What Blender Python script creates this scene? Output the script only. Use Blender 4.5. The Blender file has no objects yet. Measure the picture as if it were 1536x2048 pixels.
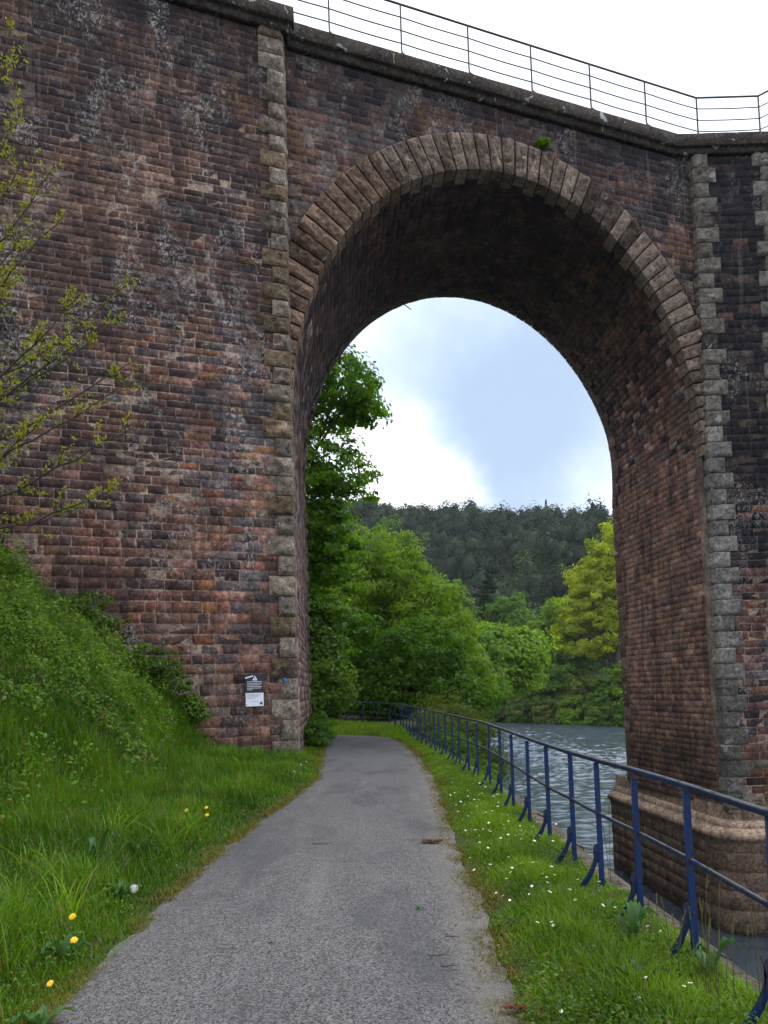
import bpy, math, random
import numpy as np
from mathutils import Matrix, Vector
rng = np.random.default_rng(7); random.seed(7)
sc = bpy.context.scene
COL = sc.collection
def V3(*a): return np.array(a, float)

# ------------------------------------------------------------------ camera (26 mm phone lens, nearly level, slightly rolled)
F, TH, RO, H = 1500.0, 0.06, 0.03, 1.6
th = math.atan(TH)
fwd = V3(0, math.cos(th), math.sin(th)); rt = V3(1, 0, 0); up = np.cross(rt, fwd)
Rv = math.cos(RO)*rt - math.sin(RO)*up; Uv = math.sin(RO)*rt + math.cos(RO)*up
cam = bpy.data.cameras.new('camera'); co = bpy.data.objects.new('camera', cam); COL.objects.link(co)
co.matrix_world = Matrix(((Rv[0], Uv[0], -fwd[0], 0), (Rv[1], Uv[1], -fwd[1], 0), (Rv[2], Uv[2], -fwd[2], H), (0, 0, 0, 1)))
cam.sensor_width = 36; cam.sensor_fit = 'AUTO'; cam.lens = F/2048*36; cam.shift_y = (1288-1024)/2048
cam.clip_start = 0.05; cam.clip_end = 3000
sc.camera = co

# ------------------------------------------------------------------ small helpers
def ss(a, b, x):
    t = np.clip((x-a)/(b-a), 0, 1); return t*t*(3-2*t)
_perm = np.random.default_rng(3).random((64, 64, 16))
def vnoise(x, y, z=0.0):
    x, y, z = np.broadcast_arrays(np.asarray(x, float), np.asarray(y, float), np.asarray(z, float))
    xi, yi, zi = np.floor(x).astype(int), np.floor(y).astype(int), np.floor(z).astype(int)
    fx, fy, fz = x-xi, y-yi, z-zi
    fx, fy, fz = fx*fx*(3-2*fx), fy*fy*(3-2*fy), fz*fz*(3-2*fz)
    g = lambda a, b, c: _perm[(xi+a) % 64, (yi+b) % 64, (zi+c) % 16]
    l = lambda a, b, t: a+(b-a)*t
    return l(l(l(g(0,0,0), g(1,0,0), fx), l(g(0,1,0), g(1,1,0), fx), fy), l(l(g(0,0,1), g(1,0,1), fx), l(g(0,1,1), g(1,1,1), fx), fy), fz)
def fbm(x, y, z=0.0, o=4):
    s, a, t = 0, .5, 0
    for k in range(o):
        s = s+a*vnoise(x*2**k+k*7.3, y*2**k+k*3.1, np.asarray(z)*2**k); t += a; a *= .5
    return s/t

class Geo:
    def __init__(s): s.v = []; s.q = []; s.t = []; s.c = []; s.n = 0
    def add(s, V, quads=None, tris=None, col=(1, 1, 1)):
        V = np.asarray(V, float).reshape(-1, 3); s.v.append(V)
        c = np.asarray(col, float)
        s.c.append(np.broadcast_to(c, (len(V), 3)).copy())
        if quads is not None and len(quads): s.q.append(np.asarray(quads, int).reshape(-1, 4)+s.n)
        if tris is not None and len(tris): s.t.append(np.asarray(tris, int).reshape(-1, 3)+s.n)
        s.n += len(V)
    def grid(s, P, col=(1, 1, 1)):            # P (a,b,3)
        a, b = P.shape[:2]; i = np.arange(a*b).reshape(a, b)
        q = np.stack([i[:-1, :-1], i[1:, :-1], i[1:, 1:], i[:-1, 1:]], -1).reshape(-1, 4)
        c = np.asarray(col, float)
        if c.ndim == 3: c = c.reshape(-1, 3)
        s.add(P.reshape(-1, 3), q, col=c)
    def box(s, o, ax, ay, az, col=(1, 1, 1)):  # corner o and three edge vectors
        o, ax, ay, az = [np.asarray(k, float) for k in (o, ax, ay, az)]
        V = [o, o+ax, o+ax+ay, o+ay, o+az, o+ax+az, o+ax+ay+az, o+ay+az]
        s.add(V, [(0,3,2,1),(4,5,6,7),(0,1,5,4),(1,2,6,5),(2,3,7,6),(3,0,4,7)], col=col)
    def tube(s, pts, rad, n=6, col=(1, 1, 1), cap=True):
        pts = np.asarray(pts, float); m = len(pts); rad = np.broadcast_to(np.asarray(rad, float), (m,))
        T = np.gradient(pts, axis=0); T /= np.linalg.norm(T, axis=1)[:, None]+1e-9
        ref = V3(0, 0, 1) if abs(T[0, 2]) < .9 else V3(1, 0, 0)
        A = np.cross(T, ref); A /= np.linalg.norm(A, axis=1)[:, None]+1e-9; B = np.cross(T, A)
        an = np.arange(n)/n*2*math.pi
        P = pts[:, None]+rad[:, None, None]*(np.cos(an)[None, :, None]*A[:, None]+np.sin(an)[None, :, None]*B[:, None])
        i = np.arange(m*n).reshape(m, n); j = np.roll(i, -1, 1)
        q = np.stack([i[:-1], j[:-1], j[1:], i[1:]], -1).reshape(-1, 4)
        s.add(P.reshape(-1, 3), q, col=col)
        if cap:
            c0 = s.n-m*n
            for r, e in ((0, pts[0]), (m-1, pts[-1])):
                ring = P[r]; s.add(np.vstack([ring, e]), tris=[(k, (k+1) % n, n) for k in range(n)], col=col)
    def build(s, name, mat, parent=None, smooth=False):
        me = bpy.data.meshes.new(name)
        V = np.concatenate(s.v); me.vertices.add(len(V)); me.vertices.foreach_set('co', V.ravel())
        Q = np.concatenate(s.q) if s.q else np.zeros((0, 4), int); T = np.concatenate(s.t) if s.t else np.zeros((0, 3), int)
        L = np.concatenate([Q.ravel(), T.ravel()]); me.loops.add(len(L)); me.loops.foreach_set('vertex_index', L.astype(np.int32))
        st = np.concatenate([np.arange(len(Q))*4, len(Q)*4+np.arange(len(T))*3]); me.polygons.add(len(st))
        me.polygons.foreach_set('loop_start', st.astype(np.int32))
        if smooth: me.polygons.foreach_set('use_smooth', np.ones(len(st), bool))
        me.update(calc_edges=True)
        C = np.ones((len(V), 4)); C[:, :3] = np.concatenate(s.c)
        me.color_attributes.new('Col', 'FLOAT_COLOR', 'POINT').data.foreach_set('color', C.ravel())
        if mat: me.materials.append(mat)
        o = bpy.data.objects.new(name, me); COL.objects.link(o)
        if parent: o.parent = parent
        return o
def tag(o, label=None, cat=None, group=None, kind=None):
    if label: o['label'] = label
    if cat: o['category'] = cat
    if group: o['group'] = group
    if kind: o['kind'] = kind
    return o
def empty(name, loc=(0, 0, 0)):
    o = bpy.data.objects.new(name, None); COL.objects.link(o); o.location = loc; o.empty_display_size = .2; return o

# ------------------------------------------------------------------ materials
def newmat(name):
    m = bpy.data.materials.new(name); m.use_nodes = True; nt = m.node_tree; nt.nodes.clear(); return m, nt
class N:
    def __init__(s, nt): s.nt = nt
    def __call__(s, t, **k):
        n = s.nt.nodes.new(t)
        for a, b in k.items(): setattr(n, a, b)
        return n
    def link(s, a, b): s.nt.links.new(a, b)
    def put(s, sock, v):
        if hasattr(v, 'is_linked'): s.link(v, sock)
        elif isinstance(v, (tuple, list)) and len(v) == 3 and len(sock.default_value) == 4: sock.default_value = (*v, 1)
        else: sock.default_value = v
    def math(s, op, a, b=0.0, c=0.0, clamp=False):
        n = s('ShaderNodeMath', operation=op, use_clamp=clamp)
        for i, v in enumerate((a, b, c)): s.put(n.inputs[i], v)
        return n.outputs[0]
    def mix(s, f, a, b, mode='MIX'):
        n = s('ShaderNodeMix', data_type='RGBA', blend_type=mode)
        s.put(n.inputs[0], f); s.put(n.inputs[6], a); s.put(n.inputs[7], b); return n.outputs[2]
    def noise(s, scale, detail=4, rough=.6, vec=None, stretch=None, dist=0.0):
        n = s('ShaderNodeTexNoise'); n.inputs['Scale'].default_value = scale; n.inputs['Detail'].default_value = detail
        n.inputs['Roughness'].default_value = rough; n.inputs['Distortion'].default_value = dist
        if vec is None: vec = s.coord()
        if stretch:
            mp = s('ShaderNodeMapping'); mp.inputs['Scale'].default_value = stretch; s.link(vec, mp.inputs[0]); vec = mp.outputs[0]
        s.link(vec, n.inputs['Vector']); return n.outputs['Fac']
    def coord(s):
        if not hasattr(s, '_c'): s._c = s('ShaderNodeTexCoord').outputs['Object']
        return s._c
    def step(s, x, a, b):
        n = s('ShaderNodeMapRange', interpolation_type='SMOOTHSTEP'); s.put(n.inputs[0], x); n.inputs[1].default_value = a; n.inputs[2].default_value = b; return n.outputs[0]
    def bump(s, h, strength=.5, dist=.02):
        n = s('ShaderNodeBump'); n.inputs['Strength'].default_value = strength; n.inputs['Distance'].default_value = dist; s.link(h, n.inputs['Height']); return n.outputs[0]
    def attr(s): return s('ShaderNodeAttribute', attribute_name='Col').outputs['Color']
    def principled(s, col, rough=.85, normal=None, metal=0.0, spec=.3):
        b = s('ShaderNodeBsdfPrincipled'); s.put(b.inputs['Base Color'], col); s.put(b.inputs['Roughness'], rough)
        b.inputs['Metallic'].default_value = metal; b.inputs['Specular IOR Level'].default_value = spec
        if normal is not None: s.link(normal, b.inputs['Normal'])
        o = s('ShaderNodeOutputMaterial'); s.link(b.outputs[0], o.inputs[0]); return b

def masonry(name, soot=.6, white=.5, fine=1.0, drip=.5, wash=.0):
    m, nt = newmat(name); n = N(nt); c = n.attr()
    g = n.step(n.noise(13, 7, .72, dist=.5), .28, .72); g2 = n.noise(70, 3, .6); med = n.step(n.noise(2.6, 6, .72, dist=.3), .30, .70)
    c = n.mix(1.0, c, n.mix(g, (.34, .34, .36), (1.75, 1.66, 1.58)), 'MULTIPLY')
    c = n.mix(.9, c, n.mix(med, (.50, .50, .55), (1.52, 1.44, 1.36)), 'MULTIPLY')
    if wash:                                                    # rubbed, pale pinkish areas where joints are smeared over
        wa = n.step(n.noise(.36, 5, .6, dist=.4), .57, .68)
        c = n.mix(n.math('MULTIPLY', wa, wash), c, n.mix(g, (.105, .064, .054), (.245, .158, .130)))
    szz = n('ShaderNodeSeparateXYZ'); n.link(n.coord(), szz.inputs[0])
    big = n.step(n.math('ADD', n.noise(.5, 7, .7, dist=.5), n.math('MULTIPLY', n.step(szz.outputs[2], 5.0, 13.0), .055)), .485, .595)
    c = n.mix(n.math('MULTIPLY', n.math('MULTIPLY', big, soot), n.math('ADD', .45, n.math('MULTIPLY', med, .55))), c, (.013, .0125, .017))
    dr = n.step(n.noise(1.7, 6, .7, stretch=(1.6, 1.6, .13)), .50, .62)
    c = n.mix(n.math('MULTIPLY', dr, drip), c, (.020, .018, .022))
    sz = n('ShaderNodeSeparateXYZ'); n.link(n.coord(), sz.inputs[0])
    tp = n.step(n.math('ADD', sz.outputs[2], n.math('MULTIPLY', n.noise(1.2, 6, .7, stretch=(1.5, 1.5, .05)), 9.0)), 19.2, 22.4)   # run-off from the cornice
    c = n.mix(n.math('MULTIPLY', tp, drip*1.5), c, (.018, .017, .022))
    dl = n.step(n.noise(2.3, 5, .7, stretch=(1.8, 1.8, .10)), .58, .70)
    c = n.mix(n.math('MULTIPLY', dl, drip*.6), c, (.24, .20, .18))
    oc = n.step(n.noise(.9, 5, .65, stretch=(1, 1, .5), dist=.4), .58, .72)
    c = n.mix(n.math('MULTIPLY', oc, .5), c, n.mix(g, (.075, .038, .016), (.21, .105, .038)))
    wz = n.step(n.noise(.62, 5, .65, stretch=(1.2, 1.2, .8), dist=.6), .50, .62)
    ws = n.step(n.noise(8, 7, .78, dist=1.6, stretch=(1, 1, .8)), .50, .60)
    c = n.mix(n.math('MULTIPLY', n.math('MULTIPLY', wz, ws), white), c, (.42, .40, .39))
    sp = n.step(n.noise(13, 4, .6, dist=.8), .665, .72)
    c = n.mix(n.math('MULTIPLY', sp, white*.75), c, (.36, .35, .34))
    bk = n.step(n.noise(10, 5, .7, dist=1.0), .60, .70); c = n.mix(n.math('MULTIPLY', bk, .6), c, (.022, .020, .023))
    h = n.math('ADD', n.math('MULTIPLY', g, .9), n.math('MULTIPLY', g2, .5))
    n.principled(c, .9, n.bump(h, .8*fine, .032), 0, .15); return m
def stone(name, white=.9, dark=.55, lich=1.0):
    m, nt = newmat(name); n = N(nt); c = n.attr()
    g = n.step(n.noise(10, 8, .75, dist=.8), .27, .73); md = n.step(n.noise(2.2, 5, .7), .3, .7)
    c = n.mix(1.0, c, n.mix(g, (.34, .33, .33), (1.7, 1.66, 1.6)), 'MULTIPLY')
    c = n.mix(.8, c, n.mix(md, (.55, .55, .57), (1.4, 1.38, 1.34)), 'MULTIPLY')
    d = n.step(n.noise(5.5, 7, .78, dist=1.6), .53, .62)
    c = n.mix(n.math('MULTIPLY', d, dark), c, (.022, .021, .022))
    w = n.step(n.noise(7.5, 6, .75, dist=2.0), .54, .63)
    c = n.mix(n.math('MULTIPLY', w, white*.6), c, (.40, .39, .36))
    w2 = n.step(n.noise(3.2, 3, .5, dist=.8), .655, .685)
    c = n.mix(n.math('MULTIPLY', w2, lich), c, (.55, .56, .57))
    oc = n.step(n.noise(1.9, 4, .6), .58, .68); c = n.mix(n.math('MULTIPLY', oc, .35), c, (.16, .10, .045))
    h = n.math('ADD', g, n.math('MULTIPLY', n.noise(45, 3, .6), .4))
    n.principled(c, .92, n.bump(h, 1.0, .09), 0, .15); return m
def leafmat(name, ca, cb, trans=.35, var=.35, dead=0.0):
    m, nt = newmat(name); n = N(nt); t = n.attr()
    sep = n('ShaderNodeSeparateColor'); n.link(t, sep.inputs[0])
    c = n.mix(sep.outputs[0], ca, cb)
    if dead: c = n.mix(n.math('GREATER_THAN', sep.outputs[1], 1-dead), c, (.20, .15, .06))
    big = n.step(n.noise(.7, 4, .6), .3, .7)
    c = n.mix(var, c, n.mix(big, (.45, .52, .45), (1.45, 1.38, 1.3)), 'MULTIPLY')
    d = n('ShaderNodeBsdfDiffuse'); n.link(c, d.inputs[0]); d.inputs['Roughness'].default_value = .4
    tr = n('ShaderNodeBsdfTranslucent'); n.link(n.mix(1, c, (1.15, 1.2, .7), 'MULTIPLY'), tr.inputs[0])
    mx = n('ShaderNodeMixShader'); mx.inputs[0].default_value = trans; n.link(d.outputs[0], mx.inputs[1]); n.link(tr.outputs[0], mx.inputs[2])
    gl = n('ShaderNodeBsdfGlossy'); gl.inputs['Roughness'].default_value = .45; gl.inputs[0].default_value = (.9, .95, 1, 1)
    m2 = n('ShaderNodeMixShader'); m2.inputs[0].default_value = .012; n.link(mx.outputs[0], m2.inputs[1]); n.link(gl.outputs[0], m2.inputs[2])
    o = n('ShaderNodeOutputMaterial'); n.link(m2.outputs[0], o.inputs[0]); return m
def plain(name, col, rough=.6, metal=0.0, var=.4, scale=20, bump=.3, spec=.4):
    m, nt = newmat(name); n = N(nt); g = n.noise(scale, 5, .65)
    c = n.mix(var, col, n.mix(g, (.2, .2, .2), (1.9, 1.9, 1.9)), 'MULTIPLY')
    n.principled(c, rough, n.bump(g, bump, .01), metal, spec); return m

M_WALL = masonry('weathered_purple_schist', .75, .70, 1.0, .45, .75)
M_DARK = masonry('sooty_schist', .55, .5, 1.0, .4)
M_VAULT = masonry('damp_vault_brick', .55, .22, .8, .6)
M_SOCLE = masonry('river_stained_stone', .3, .12, .7, .5)
M_QUOIN = stone('rock_faced_granite', .95, .75, .9)
M_RING = stone('voussoir_granite', .40, .50, .5)
M_COP = stone('lichened_coping_stone', .55, .85, 1.0)
M_BARK = plain('bark', (.055, .045, .035), .95, 0, .6, 14, .8)
M_TWIG = plain('dark_twig', (.045, .035, .028), .9, 0, .5, 30, .4)

# ------------------------------------------------------------------ viaduct geometry
m_, a_, c_, hs = 5.247, 6.210, 7.5, 8.639
beta, phi, y0 = -0.063, .3607, 19.067
d = V3(math.sin(beta), math.cos(beta), 0); e = V3(math.cos(beta), -math.sin(beta), 0)
w = V3(math.cos(phi), math.sin(phi), 0); nf = V3(-math.sin(phi), math.cos(phi), 0)   # along the face, into the face
LB = 6.722; WE = float(w@e)
K0 = y0*math.cos(phi)                        # nf.P = K0 on the spandrel plane
def face(ec, z, dep=0.0):                    # point of the skew face whose e coordinate is ec; dep > 0 towards the viewer
    ec, z, dep = np.broadcast_arrays(np.asarray(ec, float), np.asarray(z, float), np.asarray(dep, float))
    s = (K0-dep-ec*float(nf@e))/float(nf@d)
    return ec[..., None]*e+s[..., None]*d+z[..., None]*V3(0, 0, 1)
ZC = 18.10                                   # underside of the cornice
def rows_of(z0, z1, h, jit=.12):
    r = []; z = z0
    h0_ = h(z1) if callable(h) else h
    while z < z1-.4*h0_:
        hh = (h(z) if callable(h) else h)*(1+rng.uniform(-jit, jit)); r.append((z, min(z+hh, z1))); z += hh
    return r
def blocks(g, surf, U0, U1, rows, lens, gap, rel, colf, skip=None, jit=.011, tilt=.010):
    for v0, v1 in rows:
        u = U0-rng.uniform(0, lens[1])
        while u < U1:
            L = rng.uniform(*lens); a, b = max(u, U0), min(u+L, U1); u += L
            if b-a < .06: continue
            if skip is not None and skip(a, b, v0, v1): continue
            q = np.array([(a+gap, v0+gap), (b-gap, v0+gap), (b-gap, v1-gap), (a+gap, v1-gap)])+rng.uniform(-jit, jit, (4, 2))
            cc = q.mean(0); r = rng.uniform(*rel); ins = .004
            q2 = q+np.sign(cc-q)*ins
            P = np.concatenate([surf(q[:, 0], q[:, 1], np.full(4, -.004)), surf(q2[:, 0], q2[:, 1], r+rng.uniform(-tilt, tilt, 4))])
            g.add(P, [(4,5,6,7),(0,1,5,4),(1,2,6,5),(2,3,7,6),(3,0,4,7)], col=colf(cc[0], cc[1]))
def rock(g, P0, ax, ay, az, bulge=(0, 0, 1), col=(1,1,1), margin=.14, amp=.05, nx=11, ny=9, rough=1.0):
    """a rock-faced stone: corner P0, edges ax, ay (front face) and az (depth, away from the viewer); bulge for front, left and right sides"""
    seed = rng.uniform(0, 60)
    def facegrid(O, A, B, out, k, na, nb):
        s, t = np.meshgrid(np.linspace(0, 1, na), np.linspace(0, 1, nb), indexing='ij')
        f = np.minimum(ss(0, margin, s)*ss(0, margin, 1-s), 1)*np.minimum(ss(0, margin*1.2, t)*ss(0, margin*1.2, 1-t), 1)
        la, lb = np.linalg.norm(A), np.linalg.norm(B)
        nn = fbm(s*la*7+seed, t*lb*7+seed*.7, seed, 4)
        dd = f*k*amp*(1.0+4.2*rough*(nn-.5))
        return O+s[..., None]*A+t[..., None]*B+dd[..., None]*out
    o = lambda v: v/np.linalg.norm(v)
    P0, ax, ay, az = [np.asarray(k, float) for k in (P0, ax, ay, az)]
    g.grid(facegrid(P0, ax, ay, -o(az), bulge[2], nx, ny), col)
    g.grid(facegrid(P0+ax, az, ay, o(ax), bulge[1], 4, ny), col)
    g.grid(facegrid(P0+az, -az, ay, -o(ax), bulge[0], 4, ny), col)
    g.grid(facegrid(P0+ay, ax, az, o(ay), 0, 2, 2), col)
    g.grid(facegrid(P0+az, ax, -az, -o(ay), 0, 2, 2), col)
viaduct = tag(empty('viaduct', (-2, 18, 0)), 'old stone railway viaduct with one tall arch over the path and river edge', 'viaduct')
def part(g, name, mat, smooth=False, parent=None):
    o = g.build(name, mat, None, smooth)
    p = parent or viaduct
    o.parent = p; o.matrix_parent_inverse = Matrix.Translation(-Vector(viaduct.location)) if p == viaduct else Matrix()
    return o

PAL = dict(plum=(.105,.063,.056), brown=(.122,.072,.054), dark=(.038,.031,.034), slate=(.074,.070,.078), pink=(.190,.122,.104), ochre=(.150,.084,.042), rust=(.132,.064,.043), black=(.015,.016,.023), grey=(.13,.12,.12))
def blend(c, ec, z, k=.5, m=(.100, .064, .056)):
    return c*(1-k)+k*np.array(m)*(.55+.95*fbm(ec*.9+31, z*.9, 2, 3))
def pick(pr):
    if rng.random() < .10: return np.array([.030, .026, .030])*rng.uniform(.7, 1.3)
    k = list(pr); p = np.array([pr[i] for i in k], float); c = np.array(PAL[k[rng.choice(len(k), p=p/p.sum())]])
    return c*rng.uniform(.75, 1.25)*(1+rng.uniform(-.06, .06, 3))
EP = m_-a_                                   # left edge of the opening, e coordinate
def col_pier(ec, z):
    x_ = (EP-ec)/WE; cl_ = ss(3.0, 1.2, x_)*ss(.6, 2.2, z)*ss(11.5, 9.0, z)
    return blend(col_pier0(ec, z), ec, z, .26-.20*cl_)*(np.array([1, 1, 1])+np.array([.20, .07, .02])*ss(10, 5, z+2*(fbm(ec*.4, z*.4, 7, 2)-.5)))
def col_pier0(ec, z):
    x = (EP-ec)/WE                           # metres from the right corner, along the wall
    nz = fbm(ec*.45+3, z*.45, 0, 3)
    clean = ss(3.0, 1.2, x+1.3*(fbm(ec, z*.6, 2, 2)-.5))*ss(.6, 2.2, z)*ss(11.5, 9.0, z)
    if rng.random() < clean: return pick(dict(slate=5, pink=3.4, ochre=1.0, rust=.8, plum=1.2, dark=.3))*1.38
    if fbm(ec*.5+9, z*.4, 4, 3) > .56: return pick(dict(pink=1.5, plum=3, brown=2))*np.array([.95, .95, .92])
    if z < 5 and x > 2: return pick(dict(plum=4, brown=2, rust=1.5, dark=2, grey=.6))
    if nz > .56: return pick(dict(dark=4, slate=2.2, plum=2))
    return pick(dict(plum=3, brown=3, dark=1.6, slate=1, rust=.7, ochre=.25))
def col_span(ec, z):
    if (2.7 < ec < 4.7 and z > 17.05-.0*ec and z < 17.55 and rng.random() < .85) or (6.2 < ec < 8.0 and abs(z-(17.0-.33*(ec-6.2))) < .26) or (ec < -.45 and rng.random() < .35 and z > 16): return np.array([.23, .135, .100])*rng.uniform(.75, 1.2)
    if fbm(ec*.8+20, z*.8, 1, 3) > .60 and ec < 3.5: return pick(dict(grey=4, pink=2, plum=1))*1.25
    k = ss(2, 8, ec)
    if fbm(ec*.6+1, z*.6+5, 0, 3) > .55: return pick(dict(brown=3, plum=2, ochre=.7, rust=.8))
    k2 = ss(4, 9, ec)*ss(15.0, 17.0, z+1.5*(fbm(ec*.7, z*.7, 8, 2)-.5))
    if rng.random() < .75*k2: return pick(dict(black=5, dark=2, slate=.6))
    return pick(dict(dark=2+k, black=1.5+3*k, slate=1.5+k, plum=2, brown=1.2, rust=.5))
MORT = np.array([.225, .182, .152])
SALMON = np.array([.34, .19, .135])

# --- left pier: broad masonry face in front of the spandrel
PD = .40
g = Geo()
surfP = lambda u, v, dp: face(u, v, PD+np.asarray(dp))
uu, zz = np.meshgrid(np.linspace(-12.6, EP, 60), np.linspace(-.6, ZC, 90), indexing='ij')
k = ss(2.6, .8, (EP-uu)+1.2*(fbm(uu*1.3, zz*.9, 1, 3)-.5))*ss(.2, .8, zz)*ss(4.6, 3.2, zz)*ss(.42, .55, fbm(uu*1.6, zz*1.4, 6, 3))
mort = MORT*(.75+.6*fbm(uu, zz, 3, 3))[..., None]*(1-k[..., None])+SALMON*k[..., None]
g.grid(surfP(uu, zz, 0), mort)
blocks(g, surfP, -12.6, EP-.28, rows_of(-.4, ZC, lambda q: .240-.055*ss(3, 8, q), .13), (.22, .66), .0085, (.000, .006), col_pier, None, .012, .003)
# return of the pier beside the ring, and its hidden back and left side
g.grid(np.stack([np.stack([face(EP, z, PD), face(EP, z, -.05)]) for z in (-.6, 13.5, ZC)]), MORT*.7)
part(g, 'pier_face', M_WALL)
# quoin stones on the pier's corner
def quoin_col(x=0): 
    b = np.array([.37, .315, .262])*rng.uniform(.6, 1.2)
    if rng.random() < .3: b = np.array([.27, .20, .13])*rng.uniform(.6, 1.2)
    return b
g = Geo(); z = -.02; i = 0; QH = .487; QF = lambda q: .487-.067*ss(5, 10, q)
while z < ZC-.1:
    wq = .62 if i % 2 == 0 else .40; h = min(QF(z), ZC-z)
    if z > ZC-.8: wq = .62
    A = face(EP-wq*WE, z+.013, PD+.035); B = face(EP, z+.013, PD+.035)
    rock(g, A, B-A, V3(0, 0, h-.026), -(-.0)*nf+d*(.5 if i % 2 else .75), (.3, .5, 1), quoin_col(), .13, rng.uniform(.045, .080))
    z += QF(z); i += 1
A = face(EP-.70*WE, -.16, PD+.06); B = face(EP+.03, -.16, PD+.06)
rock(g, A, B-A, V3(0, 0, .14), d*.8, (.2, .2, .3), quoin_col()*.9)
part(g, 'pier_quoin', M_QUOIN)
# little blue paint mark on a quoin stone
g = Geo(); Pm = face(-2.343*e[0]+17.756*e[1], 1.88, PD+.105)
an = np.linspace(0, 2*math.pi, 14, endpoint=False); rr = .045*(1+.35*np.sin(an*3+1)+.2*np.sin(an*5))
ring = Pm+(1.35*rr*np.cos(an))[:, None]*w+(rr*np.sin(an))[:, None]*V3(0, 0, 1)
g.add(np.vstack([ring-.0*nf, Pm-.004*nf]), tris=[(k, (k+1) % 14, 14) for k in range(14)])
g.add(np.vstack([ring, ring+.06*nf]), [(k, (k+1) % 14, 14+(k+1) % 14, 14+k) for k in range(14)])
part(g, 'paint_mark', plain('blue_paint', (.03, .12, .32), .6))

# --- arch profile helpers (e, z)
RT = 1.0
def prof(t, rad=0.0):                         # ellipse, rad metres outside the intrados (measured in the face)
    t = np.asarray(t, float); au = a_/WE; u = au*np.cos(t); z = c_*np.sin(t)
    nx, nz = np.cos(t)/au, np.sin(t)/c_; L = np.hypot(nx, nz)
    return m_+(u+rad*nx/L)*WE, hs+z+rad*nz/L
def inside(ec, z, rad):
    z = np.asarray(z, float); q = ((ec-m_)/(a_+rad*WE))**2+(np.maximum(z-hs, 0)/(c_+rad))**2
    return q < 1
# --- spandrel wall
g = Geo(); E0, E1 = EP-.3, 11.75
surfS = lambda u, v, dp: face(u, v, dp)
skipS = lambda a, b, v0, v1: any(inside(x, z, .12) for x in (a, b) for z in (v0, v1)) or all(inside(x, z, RT-.12) for x in (a, b) for z in (v0, v1))
blocks(g, surfS, E0, E1, rows_of(hs+.3, ZC, .205, .12), (.24, .60), .0085, (.000, .006), (lambda a_, b_: blend(col_span(a_, b_), a_, b_, .24, (.070, .050, .048))), skipS, .012, .003)
for ea, eb in zip(np.linspace(E0, E1, 81)[:-1], np.linspace(E0, E1, 81)[1:]):
    def zt(x):
        q = 1-((x-m_)/(a_+.35*WE))**2
        return hs+(c_+.35)*math.sqrt(max(q, 0))
    za, zb = zt(ea), zt(eb)
    P = np.stack([np.stack([face(ea, za+(ZC-za)*s), face(eb, zb+(ZC-zb)*s)]) for s in np.linspace(0, 1, 12)], 1)
    g.grid(P, MORT*.75)
part(g, 'spandrel_wall', M_DARK)
# --- ring of rock-faced voussoirs on the near face
g = Geo(); g2 = Geo()
NV = 59; ts = np.linspace(-.02, math.pi+.02, 721)
ex, zx = prof(ts); arc = np.concatenate([[0], np.cumsum(np.hypot(np.diff(ex)/WE, np.diff(zx)))])
tb = np.interp(np.linspace(0, arc[-1], NV+1), arc, ts)
def vous(g, t0, t1, depth_front, depth_in, col, amp, back=False, r0=-.03):
    na, nb = 8, 16; gp = .022/6.9
    s, r = np.meshgrid(np.linspace(0, 1, na), np.linspace(0, 1, nb), indexing='ij'); seed = rng.uniform(0, 60)
    T = (t0+gp)+(t1-t0-2*gp)*s; E, Z = prof(T, r0+(RT-r0)*r)
    f = ss(0, .2, s)*ss(0, .2, 1-s)*ss(0, .08, r)*ss(0, .08, 1-r)
    nn = fbm(s*2.6+seed, r*7.5+seed, seed, 4); dep = depth_front+f*amp*(.75+4.0*(nn-.5))
    P = face(E, Z, dep); g.grid(P, col)
    # under side (soffit) and the two joints and top
    for idx in (0, -1):
        E1_, Z1_ = E[:, idx], Z[:, idx]
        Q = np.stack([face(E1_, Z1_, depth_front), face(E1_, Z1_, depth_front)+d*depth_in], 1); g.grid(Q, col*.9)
    for idx in (0, -1):
        E1_, Z1_ = E[idx], Z[idx]
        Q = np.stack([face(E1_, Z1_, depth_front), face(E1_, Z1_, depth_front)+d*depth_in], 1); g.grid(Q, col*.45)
for i in range(NV):
    tc = .5*(tb[i]+tb[i+1]); cx = math.cos(tc)
    b = np.array([.36, .282, .236])*rng.uniform(.65, 1.10)
    if cx < -.5: b = np.array([.335, .228, .170])*rng.uniform(.55, 1.15)
    if .38 < cx < .62 and rng.random() < .7: b *= .42
    vous(g, tb[i], tb[i+1], .075, .62 if i % 2 else .42, b, rng.uniform(.075, .115))
part(g, 'arch_ring', M_RING)
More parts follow.
